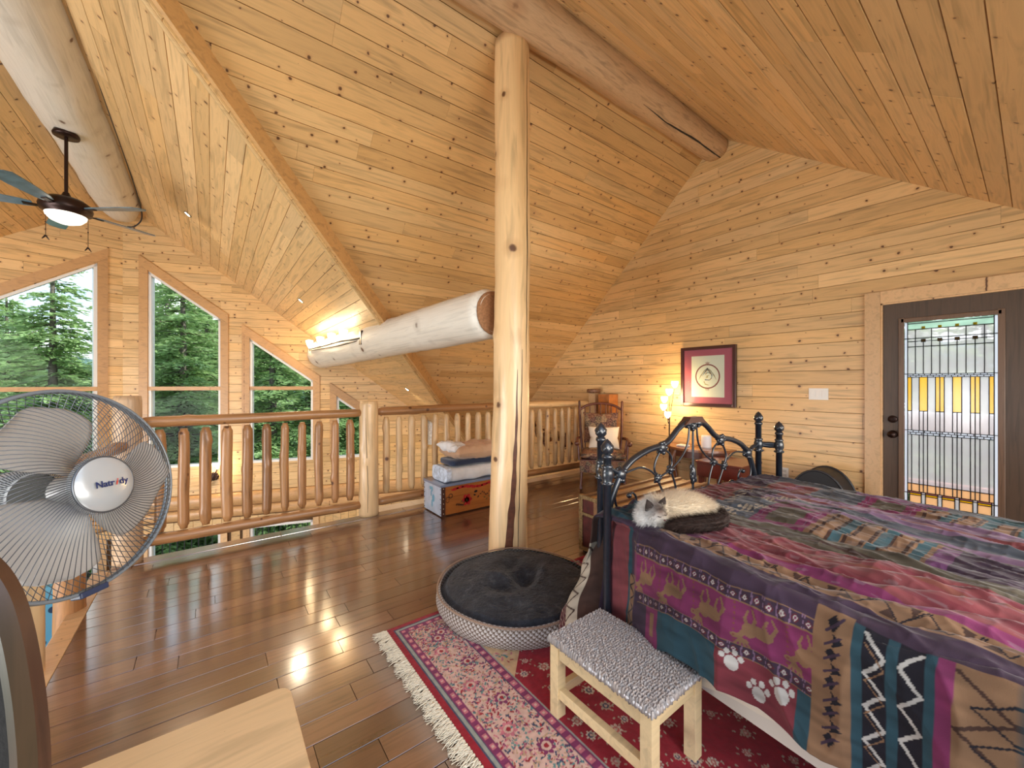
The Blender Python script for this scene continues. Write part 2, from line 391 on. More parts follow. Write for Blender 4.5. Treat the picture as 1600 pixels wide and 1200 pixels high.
for side, Mx, nm in (('r', Mpr, 'wall_prow_right'), ('l', Mpl, 'wall_prow_left')):
    holes = [(a, b, .045, 3.28, -.735 if side == 'r' else .735) for s_, a, b in WINS if s_ == side]
    o = bpy.data.objects.new(nm, bpy.data.meshes.new(nm)); col.objects.link(o); o['kind'] = 'structure'
    o['label'] = 'pine prow wall with tall raked windows, ' + ('right of the fold' if side == 'r' else 'left of the fold')
    # backing strips between windows
    full = wall_polys(side, -2.6); m = MB()
    edges = sorted([a for a, b in [(h[0], h[1]) for h in holes]] + [h[1] for h in holes])
    cuts = [min(p[0] for p in full)] + edges + [max(p[0] for p in full)]
    lw = [(a, b) for s_, a, b in low_wins if s_ == side]
    for i in range(len(cuts) - 1):
        a, b = cuts[i], cuts[i + 1]; st = clip(clip(full, -1, 0, -a), 1, 0, b)
        hole = [h for h in holes if abs(h[0] - a) < 1e-6 and abs(h[1] - b) < 1e-6]
        if hole:
            h = hole[0]; up = clip(st, h[4], -1, -h[3]); m.prism(up, -.14, 0, Mx) if len(up) > 2 else None
            m.prism([(a, ZLOW if (a, b) in lw else -2.6), (b, ZLOW if (a, b) in lw else -2.6), (b, .045), (a, .045)], -.14, 0, Mx)
        elif len(st) > 2: m.prism(st, -.14, 0, Mx)
    me = m.mesh(nm); me.materials.append(M_['backing']); o.data = me
    planks(o, Mx, wall_polys(side, ZL), .1335, 1.4, 3.2, M_['pine'], holes=holes, seed=7 if side == 'r' else 8)
    # two half-round courses and a casing course under the boards
    rng = random.Random(3)
    for k, (z0, z1) in enumerate(((-.63, -.405), (-.80, -.635))):
        ue = 6.0 if side == 'r' else 4.2
        for a, b in (((0.0, ue * .55), (ue * .55, ue)) if side == 'r' else ((-ue, 0.0),)):
            m = MB(); n_ = 9; hz = (z1 - z0) / 2
            prof = [(math.sin(t) * hz, math.cos(t) * hz * .55) for t in [(-PI/2 + PI * i / (n_ - 1)) for i in range(n_)]]
            V = []; us = np.linspace(a, b - .004, 12)
            for u in us:
                for (py, pz) in prof: V.append((u, (z0 + z1) / 2 + py, pz + .002 * math.sin(u * 7)))
            F = [(i * n_ + j, (i + 1) * n_ + j, (i + 1) * n_ + j + 1, i * n_ + j + 1) for i in range(11) for j in range(n_ - 1)]
            m.add(V, F, True, Mx); m.build('half_log', M_['trim'], o)
    # vertical boards between the lower windows
    ue = 5.2 if side == 'r' else 4.2; u = 0.0
    while u < ue:
        uu = u if side == 'r' else -u - .125
        if not any(a - .1 < uu + .06 < b + .1 for a, b in lw):
            m = MB(); m.box(uu, -1.9, 0, uu + .12, -.81, .016, M=Mx); m.build('plank', M_['pine'], o)
        elif True:
            m = MB(); m.box(uu, -.93, 0, uu + .12, -.81, .016, M=Mx); m.build('plank', M_['pine'], o)
        u += .125

def casing(parent, Mx, u0, u1, zb, za, wd=.105, t=.022, mat=None, bottom=False):
    """board casing round an opening whose head heights are za(u)"""
    mat = mat or M_['trim']
    for (ua, ub) in ((u0 - wd, u0), (u1, u1 + wd)):
        m = MB(); P = [(ua, zb), (ub, zb), (ub, za(ub) + wd * .1), (ua, za(ua) + wd * .1)]; m.prism(P, .016, .016 + t, Mx); m.build('casing_board', mat, parent)
    P = [(u0 - wd, za(u0 - wd) + wd * .12), (u1 + wd, za(u1 + wd) + wd * .12), (u1 + wd, za(u1 + wd) + wd * 1.5), (u0 - wd, za(u0 - wd) + wd * 1.5)]
    m = MB(); m.prism(P, .016, .016 + t + .003, Mx); m.build('casing_board', mat, parent)
    if bottom:
        m = MB(); m.prism([(u0 - wd, zb - wd), (u1 + wd, zb - wd), (u1 + wd, zb), (u0 - wd, zb)], .016, .016 + t, Mx); m.build('casing_board', mat, parent)
wn = 0
wdesc = {0: 'tall raked window just right of the prow fold', 1: 'middle raked window of the right prow wall', 2: 'small raked window behind the middle newel', 3: 'tall raked window just left of the prow fold', 4: 'outer raked window of the left prow wall'}
for i, (s_, a, b) in enumerate(WINS):
    Mx = Mpr if s_ == 'r' else Mpl; wn += 1
    za = lambda u: 3.28 - .735 * abs(u)
    z0 = .045; fr = .035
    # inner white frame = the window itself
    m = MB()
    m.prism([(a, z0), (a + fr, z0), (a + fr, za(a + fr)), (a, za(a))], -.10, .01, Mx); m.prism([(b - fr, z0), (b, z0), (b, za(b)), (b - fr, za(b - fr))], -.10, .01, Mx)
    m.prism([(a, za(a) - fr * 1.2), (b, za(b) - fr * 1.2), (b, za(b)), (a, za(a))], -.10, .01, Mx)
    m.prism([(a, z0), (b, z0), (b, z0 + fr), (a, z0 + fr)], -.10, .012, Mx)
    o = m.build('window_%d' % wn, M_['white'], None); tag(o, wdesc[i], kind='structure')
    if min(za(a), za(b)) > 1.35:
        m = MB(); m.prism([(a, 1.24), (b, 1.24), (b, 1.30), (a, 1.30)], -.09, .02, Mx); m.build('mullion', M_['trim'], o)
        m = MB(); m.prism([(a + fr, z0 + fr), (b - fr, z0 + fr), (b - fr, 1.24), (a + fr, 1.24)], -.05, -.045, Mx); m.build('pane', M_['glass'], o)
        m = MB(); m.prism([(a + fr, 1.30), (b - fr, 1.30), (b - fr, za(b - fr) - fr * 1.2), (a + fr, za(a + fr) - fr * 1.2)], -.05, -.045, Mx); m.build('pane', M_['glass'], o)
    else:
        m = MB(); m.prism([(a + fr, z0 + fr), (b - fr, z0 + fr), (b - fr, za(b - fr) - fr * 1.2), (a + fr, za(a + fr) - fr * 1.2)], -.05, -.045, Mx); m.build('pane', M_['glass'], o)
    casing(o, Mx, a, b, z0, za)
for (s_, a, b) in low_wins:
    Mx = Mpr if s_ == 'r' else Mpl; wn += 1; fr = .04; z1 = ZLOW; z0 = -2.55
    m = MB(); m.box(a, z0, -.10, a + fr, z1, .01, M=Mx); m.box(b - fr, z0, -.10, b, z1, .01, M=Mx); m.box(a, z1 - fr, -.10, b, z1, .01, M=Mx)
    o = m.build('window_%d' % wn, M_['white'], None); tag(o, 'lower storey window under the %s prow window seen below the railing' % ('left' if s_ == 'l' else 'first right' if a < 1 else 'second right'), kind='structure')
    m = MB(); m.box(a + fr, z0, -.05, b - fr, z1 - fr, -.045, M=Mx); m.build('pane', M_['glass'], o)
    for (ua, ub) in ((a - .09, a), (b, b + .09)):
        m = MB(); m.box(ua, z0, .016, ub, z1 + .05, .038, M=Mx); m.build('casing_board', M_['pale_trim'], o)

# --- ceilings
def ceil(name, M, poly, mat, seed, label, width=.1335, back=None, bpoly=None, bth=.10):
    o = slab('ceiling', M, bpoly or poly, bth, back or M_['backing'], label=label)
    planks(o, M, poly, width, 1.6, 3.8, mat, seed=seed); return o
def vslope(k): return math.sqrt(1 + k * k)
# dormer north slope (left in view): u = X, v goes up the slope from Y = 6.6
mA = plane_M((0, 6.6, zA(6.6)), (1, 0, 0), (0, -1, KA)); vA = lambda Y: (6.6 - Y) * vslope(KA)
PA = [(RX, vA(2.25)), (-1.05 + (6.6 - 2.25) / .845, 0), (WX, 0), (WX, vA(2.25))]
ceil('a', mA, PA[::-1] if False else PA, M_['pine_dark'], 11, 'steep pine board slope between the log post and the fascia')
mB_ = plane_M((0, RY, zBs(RY) + .0), (1, 0, 0), (0, -1, -KB)); vB = lambda Y: (RY - Y) * vslope(KB)
PB = [(RX, 0), (RX + .936 * (RY + 1.4), vB(-1.4)), (WX, vB(-1.4)), (WX, 0)]
cB = slab('ceiling', mB_, PB, .10, plain('pale_board_backing', (.55, .50, .42), .7), label='pine board slope at the upper right over the bed')  # pale backing, seen as thin lines in the gaps between boards
planks(cB, mB_, PB, .1335, 1.6, 3.8, M_['pine'], seed=12, gap=.0055)
# great room east slope: u = Y, v down the slope
mG = plane_M((RX, 0, RZG), (0, 1, 0), (1, 0, -KG)); gv = lambda k: k * vslope(KG)
kx = (PY - RY) / (.845 + PS)
PG = [(RY, 0), (RY + .845 * kx, gv(kx)), (PY, 0)]
ceil('g', mG, PG, M_['pine'], 13, 'great room slope of pale pine boards right of its ridge log', bth=.018)
# great room west slope: v up the slope
mW = plane_M((-5.2, 0, great_z(-5.2)), (0, 1, 0), (1, 0, KG)); gw = lambda X: (X + 5.2) * vslope(KG)
PW = [(3.0, gw(-3.4)), (PY - PS * (-1.05 + 3.4), gw(-3.4)), (PY, gw(RX)), (3.0, gw(RX))]
PWb = [(-.6, 0), (PY - PS * (5.2 - 1.05) + .0, 0), (PY, gw(RX)), (-.6, gw(RX))]
ceil('w', mW, PW, M_['pine'], 14, 'great room slope of pine boards left of its ridge log', bpoly=PWb)
# fascia between the great room slope and the dormer slope, along the valley line
def fascia():
    P0 = Vector((RX, RY, 0)); d = Vector((1, .845, 0)); 
    rows_ = []
    for k in (0.0, 5.3):
        p = P0 + d * k; zt = zA(p.y) + .01; zb = great_z(p.x) - .004
        rows_.append((p, zb, zt))
    n = Vector((.845, -1, 0)).normalized() * .03
    (p, b0, t0), (q, b1, t1) = rows_; V = []
    for off in (Vector((0, 0, 0)), n):
        V += [(p.x + off.x, p.y + off.y, b0), (q.x + off.x, q.y + off.y, b1), (q.x + off.x, q.y + off.y, t1), (p.x + off.x, p.y + off.y, t0)]
    F = [(0, 1, 2, 3), (7, 6, 5, 4), (0, 4, 5, 1), (1, 5, 6, 2), (2, 6, 7, 3), (3, 7, 4, 0)]
    o = link('trim_1', mesh('trim_1', V, F), M_['fascia']); tag(o, 'brown fascia board along the valley between the two ceilings', kind='structure')
    # pale lip along the lower edge of the great room boards
    m = MB(); a = rows_[0]; b = rows_[1]
    m.tube([(p.x - .03, p.y + .02, b0 + .004), (q.x - .03, q.y + .02, b1 + .004)], .018, 6); m.build('edge_strip', M_['pine'], o)
fascia()

# --- loft floor
FX0, FY1 = -.58, 4.12
fl = MB().box(FX0, -1.6, -.26, WX, FY1 - .01, -.015).build('floor', M_['trim']); tag(fl, 'loft floor of glossy dark brown boards', kind='structure')
Mf = plane_M((0, 0, -.015), (1, 0, 0), (0, 1, 0))
nf = planks(fl, Mf, [(FX0, .1), (WX, .1), (WX, FY1 - .10), (FX0, FY1 - .10)], .117, .55, 1.35, M_['floorwood'], th=.015, gap=.0032, egap=.0028, bev=.0009, seed=21, name='floor_board')
m = MB(); m.box(FX0, -1.6, -.015, WX, .098, 0); o = m.build('floor_rest', M_['floorwood'], fl)
# nosing along the open edge, light end at the landing
x = FX0; rng = random.Random(5)
while x < WX - .01:
    x2 = min(x + rng.uniform(.7, 1.3), WX); m = MB(); m.box(x + .001, FY1 - .099, -.04, x2 - .001, FY1 + .03, .004, bev=.004); m.build('nosing_board', M_['floorwood'], fl); x = x2
y = .2
while y < FY1 - .1:
    y2 = min(y + rng.uniform(.8, 1.3), FY1 - .1); m = MB(); m.box(FX0 - .09, y + .001, -.04, FX0 - .002, y2 - .001, .004, bev=.004); m.build('nosing_board', M_['pale_trim'], fl); y = y2
M_['landing'] = wood('sunlit_landing', (.84, .76, .64), (.80, .70, .58), krad=.03, grain=.15)  # sunlight on this strip is put into the paler board colour
# round rim log under the landing railing and the pale landing boards past it
o = MB().box(1.37, FY1 + .032, -.26, WX - .002, 4.36, -.03).build('floor', M_['trim']); tag(o, 'pale landing edge beyond the second railing', kind='structure')
x = 1.372
while x < WX - .05:
    x2 = min(x + .45, WX - .003); MB().box(x, FY1 + .034, -.03, x2 - .003, 4.36, -.006, bev=.002).build('landing_board', M_['landing'], o); x = x2
# great room floor one storey down
o = MB().box(-5.2, -1.6, -2.72, WX, 8.3, -2.6).build('floor', plain('lower_floor', (.30, .18, .10), .4, noise=.2, nscale=5)); tag(o, 'great room floor one storey below the loft', kind='structure')
# ---------------------------------------------------------------- logs
def log_mesh(name, L, prof, seg=24, rings=40, wob=.006, seed=0, bend=0.0, knobs=0, cap=True, ecc=.03):
    """log along local +z; prof: list of (t, r)"""
    rng = random.Random(seed); off = Vector((seed * 3.1, seed * 1.7, seed * .9))
    ts = [p[0] for p in prof]; rs = [p[1] for p in prof]
    kn = [(rng.uniform(.05, .95) * L, rng.uniform(0, 2 * PI), rng.uniform(.006, .014)) for _ in range(knobs)]
    V = []
    for i in range(rings + 1):
        z = L * i / rings; r0 = float(np.interp(i / rings, ts, rs))
        bx = bend * math.sin(PI * i / rings); by = bend * .6 * math.sin(2 * PI * i / rings + seed)
        for k in range(seg):
            a = 2 * PI * k / seg
            r = r0 * (1 + ecc * math.cos(2 * a + seed)) + wob * mnoise.noise(Vector((math.cos(a) * 1.2, math.sin(a) * 1.2, z * 1.6)) + off) + wob * .5 * mnoise.noise(Vector((math.cos(a) * 4, math.sin(a) * 4, z * 6)) + off)
            for kz, ka, kh in kn:
                da = (a - ka + PI) % (2 * PI) - PI; d2 = ((z - kz) / .035) ** 2 + (da * r0 / .03) ** 2
                if d2 < 6: r += kh * math.exp(-d2)
            V.append((bx + r * math.cos(a), by + r * math.sin(a), z))
    F = [(i * seg + k, i * seg + (k + 1) % seg, (i + 1) * seg + (k + 1) % seg, (i + 1) * seg + k) for i in range(rings) for k in range(seg)]
    nf_ = len(F)
    if cap: F += [tuple(range(seg))[::-1], tuple(range(rings * seg, rings * seg + seg))]
    me = bpy.data.meshes.new(name); me.from_pydata(V, [], F)
    me.polygons.foreach_set('use_smooth', [True] * nf_ + [False] * (len(F) - nf_)); me.update(); return me
def orient(o, a, b):
    a = Vector(a); b = Vector(b); q = (b - a).to_track_quat('Z', 'Y'); o.location = a; o.rotation_mode = 'QUATERNION'; o.rotation_quaternion = q
def log(name, a, b, prof, mat, label=None, cat=None, parent=None, **k):
    L = (Vector(b) - Vector(a)).length
    me = log_mesh(name, L, prof, **k); o = link(name, me, mat, parent); orient(o, a, b)
    if label: tag(o, label, cat)
    return o
# support post in the middle of the view
PX, PYY = 1.836, 2.473
post = log('log_post', (PX, PYY, .0), (PX + .01, PYY - .05, 3.95), [(0, .152), (.12, .140), (.45, .134), (1, .130)], M_['log'], 'tall peeled log post standing between the dog bed and the painted chest', 'post', wob=.010, seed=2, rings=60, seg=36, bend=.012, knobs=9)
def surf_patch(parent, name, L, prof, mat, path, wob, seed, bend, seg=36, rings=60, lift=.0015, ecc=.03):
    """thin patch on the log surface; path: list of (z, angle, halfwidth)"""
    off = Vector((seed * 3.1, seed * 1.7, seed * .9)); V = []; 
    zs = np.linspace(path[0][0], path[-1][0], 90); nn = 5
    for z in zs:
        a0 = float(np.interp(z, [p[0] for p in path], [p[1] for p in path])) + .018 * mnoise.noise(Vector((z * 7, seed, 0)))
        hw = max(0.0008, float(np.interp(z, [p[0] for p in path], [p[2] for p in path])) * (1 + .35 * mnoise.noise(Vector((z * 9, 3, seed)))))
        t = z / L; r0 = float(np.interp(t, [p[0] for p in prof], [p[1] for p in prof]))
        bx = bend * math.sin(PI * t); by = bend * .6 * math.sin(2 * PI * t + seed)
        for j in range(nn):
            a = a0 + (j / (nn - 1) * 2 - 1) * hw / r0
            r = r0 * (1 + ecc * math.cos(2 * a + seed)) + wob * mnoise.noise(Vector((math.cos(a) * 1.2, math.sin(a) * 1.2, z * 1.6)) + off) + wob * .5 * mnoise.noise(Vector((math.cos(a) * 4, math.sin(a) * 4, z * 6)) + off) + lift
            V.append((bx + r * math.cos(a), by + r * math.sin(a), z))
    F = [(i * nn + j, i * nn + j + 1, (i + 1) * nn + j + 1, (i + 1) * nn + j) for i in range(len(zs) - 1) for j in range(nn - 1)]
    return link(name, mesh(name, V, F, True), mat, parent)
pp = [(0, .152), (.12, .140), (.45, .134), (1, .130)]
# angle that faces the camera in the post's frame
q_ = post.rotation_quaternion.inverted(); vloc = q_ @ (Vector((0, 0, 1.3)) - Vector((PX, PYY, 1.3))); fa = math.atan2(vloc.y, vloc.x)
surf_patch(post, 'bark_scar', 4.05, pp, M_['crack'], [(.0, fa + .02, .040), (.18, fa + .06, .030), (.55, fa + .22, .018), (1.0, fa + .32, .010), (1.45, fa + .33, .0012)], .010, 2, .012)
surf_patch(post, 'drying_crack', 4.05, pp, M_['dark'], [(.0, fa + .50, .0012), (.4, fa + .55, .003), (1.2, fa + .62, .003), (1.6, fa + .60, .0012)], .010, 2, .012, lift=.002)
surf_patch(post, 'drying_crack', 4.05, pp, M_['dark'], [(1.5, fa + .90, .0012), (1.9, fa + .92, .0035), (3.0, fa + .98, .0035), (3.9, fa + 1.0, .001)], .010, 2, .012, lift=.002)

# dormer ridge log
RLP = [(0, .20), (.5, .175), (.96, .158), (1, .14)]
rl = log('ridge_log', (.2, 2.28, 4.09), (WX - .002, 2.27, 4.09), RLP, M_['log_tan'], 'thick brown ridge log meeting the gable wall at upper right', 'log beam', wob=.012, seed=5, rings=60, seg=28, knobs=4)
surf_patch(rl, 'drying_crack', 4.52, RLP, M_['dark'], [(3.0, -2.0, .001), (3.4, -1.9, .006), (3.9, -2.05, .009), (4.5, -2.0, .006)], .012, 5, 0, lift=.002)
# great room ridge log with the black cord of the ceiling fan
gl = log('ridge_log', (RX + .03, 2.4, 3.93), (RX + .03, 7.95, 3.86), [(0, .30), (.5, .27), (.95, .23), (1, .19)], M_['log_pale'], 'pale great room ridge log that carries the ceiling fan', 'log beam', wob=.015, seed=9, rings=60, seg=28, knobs=6)
# white log from the post to the prow wall
ml = log('cross_log', (1.800, 2.60, 1.905), (1.50, 7.42, 1.845), [(0, .150), (.012, .197), (.4, .205), (.97, .235), (1.0, .215)], M_['log_pale'], 'whitish peeled log running from the post to the prow wall', 'log beam', wob=.012, seed=4, rings=70, seg=32, knobs=12)
log('end_collar', (0, 0, -.012), (0, 0, .02), [(0, .10), (.5, .165), (1, .17)], M_['endgrain'], parent=ml, wob=.004, seed=3, rings=4, seg=32)

# ---------------------------------------------------------------- railings
def pole(name, a, b, r, mat, parent, seed=0, tenon=0.0, seg=12, rings=14, wob=.003, bend=.004):
    L = (Vector(b) - Vector(a)).length
    if tenon: prof = [(0, r * .62), (tenon * .45 / L, r * .62), (tenon / L, r * .98), (.5, r), (1 - tenon / L, r * .96), (1 - tenon * .45 / L, r * .62), (1, r * .62)]
    else: prof = [(0, r * .82), (.03, r), (.5, r * 1.02), (.97, r * .96), (1, r * .8)]
    o = link(name, log_mesh(name, L, prof, seg=seg, rings=rings if not tenon else 22, wob=wob, seed=seed, bend=bend, knobs=3 if not tenon else 1), mat, parent); orient(o, a, b); return o
BAL = []
for k in range(6):
    L = .80; r = .036 + .0012 * k; tn = .05
    prof = [(0, r * .62), (.018 / L, r * .66), (.036 / L, r * .95), (.5, r * 1.02), (1 - .036 / L, r * .94), (1 - .018 / L, r * .68), (1, r * .62)]
    BAL.append(log_mesh('baluster', L, prof, seg=12, rings=46, wob=.004, seed=30 + k, bend=.005, knobs=2))
def baluster(parent, x, y, z, sc_, mat, k, rz):
    me = BAL[k % 6]
    o = bpy.data.objects.new('baluster', me); col.objects.link(o); o.parent = parent; o.location = (x, y, z); o.scale = (sc_, sc_, 1); o.rotation_euler = (0, 0, rz)
    if not me.materials: me.materials.append(None)
    o.material_slots[0].link = 'OBJECT'; o.material_slots[0].material = mat; return o
def newel(loc, r, h, label, mat, seed):
    L = h; me = log_mesh('newel_post', L, [(0, r * 1.03), (.1, r), (.9, r * .97), (.985, r * .95), (1, r * .88)], seg=28, rings=36, wob=.006, seed=seed, knobs=5)
    o = link('newel_post', me, mat, None, loc); tag(o, label, 'newel post'); return o
n1 = newel((1.29, 4.135, 0), .093, 1.165, 'thick log newel between the two stretches of railing', M_['log'], 12)
surf_patch(n1, 'drying_crack', 1.165, [(0, .096), (1, .09)], M_['dark'], [(.05, -2.0, .001), (.3, -1.95, .0022), (.8, -2.15, .0018), (1.0, -2.2, .0008)], .006, 12, 0, lift=.002)
n0 = newel((-.495, 4.10, 0), .085, 1.25, 'corner log newel behind the standing fan', M_['log_tan'], 14)
n2 = newel((-.665, 3.46, -.26), .070, 1.16, 'log newel of the left railing seen through the fan grille', M_['rail'], 15)
n3 = newel((-.675, 2.80, -.26), .060, 1.17, 'smooth short log post nearest the black chair', M_['log'], 16)
r1 = thing('log_railing', 'left stretch of log railing in front of the prow windows', 'railing', (.4, 4.13, 0), group=None)
def L1(p): return (p[0] - .4, p[1] - 4.13, p[2])
pole('top_rail', L1((-.415, 4.125, 1.045)), L1((1.205, 4.135, 1.045)), .042, M_['rail'], r1, 40, rings=30, seg=14)
pole('bottom_rail', L1((-.415, 4.125, .135)), L1((1.205, 4.135, .115)), .042, M_['rail'], r1, 41, rings=30, seg=14)
xs = np.linspace(-.318, 1.104, 11)
for k, xx in enumerate(xs):
    baluster(r1, xx - .4, random.Random(k).uniform(-.006, .006), .185, 1.06 if k < 4 else .95, M_['rail'], k, k * 1.3)
r2 = thing('log_railing', 'right stretch of log railing that runs behind the post to the wall', 'railing', (3.0, 4.13, 0))
def L2(p): return (p[0] - 3.0, p[1] - 4.13, p[2])
pole('top_rail', L2((1.375, 4.135, 1.055)), L2((3.0, 4.13, 1.06)), .043, M_['rail'], r2, 42, rings=30, seg=14)
pole('top_rail', L2((2.99, 4.13, 1.06)), L2((WX - .03, 4.12, 1.05)), .043, M_['rail_pale'], r2, 43, rings=30, seg=14)
pole('bottom_rail', L2((1.375, 4.135, .115)), L2((3.0, 4.13, .135)), .042, M_['rail'], r2, 44, rings=30, seg=14)
pole('bottom_rail', L2((2.99, 4.13, .135)), L2((WX - .03, 4.12, .13)), .042, M_['rail'], r2, 45, rings=30, seg=14)
for k in range(22):
    baluster(r2, 1.467 + .1425 * k - 3.0, random.Random(k + 50).uniform(-.006, .006), .195, .92, M_['rail_pale'], k + 2, k * 2.1)
r3 = thing('log_railing', 'log rail of the left edge glimpsed through the fan', 'railing', (-.6, 3.0, 0))
pole('top_rail', (-.07, .42, .86), (.09, 1.03, .88), .04, M_['rail'], r3, 46, rings=20, seg=12)
pole('top_rail', (-.075, -.15, .85), (-.068, .40, .86), .04, M_['rail'], r3, 48, rings=20, seg=12)
# ---------------------------------------------------------------- outside
M_['grass'] = plain('meadow', (.06, .11, .04), .9, noise=.4, nscale=.4)
M_['hill'] = plain('hazy_hills', (.09, .16, .14), 1.0, noise=.25, nscale=.02)
M_['bark'] = plain('conifer_bark', (.16, .13, .11), .9, noise=.4, nscale=14, bmp=.5)
def leaf_mat(name, a, b_):
    m, nt, b = new_mat(name); v, rnd = objrand_coords(nt, 5)
    z = N(nt, 'ShaderNodeTexNoise'); z.inputs['Scale'].default_value = 1.3; z.inputs['Detail'].default_value = 3; nt.links.new(v, z.inputs['Vector'])
    nt.links.new(ramp(nt, z.outputs[0], [(.3, a), (.7, b_)]), b.inputs['Base Color']); b.inputs['Roughness'].default_value = .6
    nt.nodes.remove(b) if False else None
    # thin needles let light through
    tr = N(nt, 'ShaderNodeBsdfTranslucent'); tr.inputs[0].default_value = (*[x * 1.3 for x in b_], 1); mxs = N(nt, 'ShaderNodeMixShader'); mxs.inputs[0].default_value = .35
    out = nt.nodes['Material Output']; nt.links.new(b.outputs[0], mxs.inputs[1]); nt.links.new(tr.outputs[0], mxs.inputs[2]); nt.links.new(mxs.outputs[0], out.inputs[0])
    return m
M_['needle'] = leaf_mat('conifer_needles', (.14, .25, .09), (.38, .52, .22))
g = MB().add([(-90, -60, -6), (110, -60, -6), (110, 130, -6), (-90, 130, -6)], [(0, 1, 2, 3)]).build('ground', M_['grass']); tag(g, 'meadow sloping away outside the windows', kind='structure')
def hills():
    nu, nv = 80, 8; a = np.linspace(0, 2 * PI, nu); V = []
    for t in a:
        h = 10 + 7 * math.sin(t * 3.1 + 1) + 4 * math.sin(t * 7.3); 
        for j in range(nv): f = j / (nv - 1); V.append((220 * math.cos(t) * (1 - .0 * f) * (1.0 + .25 * f), 220 * math.sin(t) * (1 + .25 * f), -6 + (h + 8) * math.sin(f * PI / 2)))
    return npmesh('hills', V, grid_faces(nu, nv))
h = link('hills', hills(), M_['hill']); tag(h, 'low blue-grey hills far beyond the trees', kind='structure')

def conifer_meshes(seed, H=12.0, R=2.5):
    rng = np.random.default_rng(seed); tw = MB(); 
    tw.tube([(0, 0, 0), (.03, .02, H * .3), (0, .04, H * .65), (0, 0, H)], [.20, .15, .09, .02], 8)
    Q = []  # leaf quads
    z = 1.2
    while z < H - .2:
        nb_ = 5 if z < H * .8 else 4
        for k in range(nb_):
            a = rng.uniform(0, 2 * PI); f = 1 - z / H; L = R * (f ** .75) * rng.uniform(.6, 1.08) + .15
            up = rng.uniform(-.05, .35); dr = rng.uniform(.25, .6)
            n = max(4, int(L / .11)); pts = []
            for i in range(n + 1):
                t = i / n; r = L * t; pts.append((r * math.cos(a), r * math.sin(a), z + L * (up * t - dr * t * t + .10 * t ** 4)))
            tw.tube([pts[0], pts[n // 2], pts[n]], [.030 * (f + .3), .018 * (f + .3), .004], 4, cap=False)
            P = np.array(pts); d = np.array([math.cos(a), math.sin(a), 0]); sd = np.array([-math.sin(a), math.cos(a), 0])
            for i in range(1, n + 1):
                t = i / n
                for sgn in (-1, 1, 0):
                    if rng.random() < .10: continue
                    l2 = (L * .34 * (1 - t) ** .6 + .14) * rng.uniform(.65, 1.15) if sgn else .16
                    dir2 = d * rng.uniform(.5, .9) + sd * sgn * rng.uniform(.7, 1.0) + np.array([0, 0, rng.uniform(-.35, .05)]); dir2 /= np.linalg.norm(dir2)
                    ns = max(2, int(l2 / .07)); base = P[i]
                    s_ = (np.arange(ns) + .5) / ns * l2
                    Cc_ = base + dir2 * s_[:, None] + rng.normal(0, .03, (ns, 3)); Cc_[:, 2] -= .45 * s_ ** 2
                    w2 = np.cross(dir2, [0, 0, 1.0]); w2 /= np.linalg.norm(w2) + 1e-9
                    wv = w2 * .5 + rng.normal(0, .30, (ns, 3)); wv /= np.linalg.norm(wv, axis=1)[:, None]
                    hl = .075; hw = .042 * (1.15 - .5 * s_ / l2)[:, None]
                    dd = dir2 * hl + rng.normal(0, .012, (ns, 3))
                    Q.append(np.stack([Cc_ - dd, Cc_ + wv * hw, Cc_ + dd * 1.1, Cc_ - wv * hw], 1))
        z += rng.uniform(.12, .20) 
    Q = np.concatenate(Q).reshape(-1, 3)
    return tw.mesh('trunk'), npmesh('foliage', Q, np.arange(len(Q)).reshape(-1, 4), smooth=False)
protos = []
for sd in (3, 8):
    a_, b_ = conifer_meshes(sd); a_.materials.append(M_['bark']); b_.materials.append(M_['needle']); protos.append((a_, b_))
def tree(p, loc, scl, rz, label, group=None):
    t = thing('conifer', label, 'tree', loc, rz, group); t.scale = scl
    link('trunk', protos[p][0], None, t); f = link('foliage', protos[p][1], None, t); f['kind'] = 'stuff'; return t
def at(px, d, z):
    F = (math.cos(YAW), math.sin(YAW)); t = (px - 800) / FPX; return (d * (F[0] + t * F[1]), d * (F[1] - t * F[0]), z)
TR = [(82, 11.0, .95, 'large conifer with a grey trunk outside the left prow window', 0),
      (-60, 13, .95, 'conifer at the outer left of the left prow window', 1),
      (285, 12.5, 1.0, 'conifer filling the tall window right of the prow fold', 1),
      (425, 12.0, .95, 'conifer filling the middle raked window', 0),
      (545, 13.0, .85, 'conifer behind the small raked window by the newel', 1)]
for i, (px, d, s_, lb, p) in enumerate(TR):
    tree(p, at(px, d, -6.0), (s_ * 1.1, s_ * 1.1, s_), i * 1.9, lb)
TB = [(20, 19, .95), (150, 20, .72), (215, 17, 1.05), (330, 18, 1.1), (375, 21, 1.15), (480, 18, 1.0), (610, 19, 1.0), (60, 27, 1.0), (110, 25, .9), (250, 26, 1.15), (300, 24, 1.1), (410, 27, 1.2), (520, 25, 1.1), (-120, 22, 1.0), (262, 15.5, 1.0), (322, 16, .9), (395, 15, .9), (120, 15.5, .62), (10, 15, .9)]
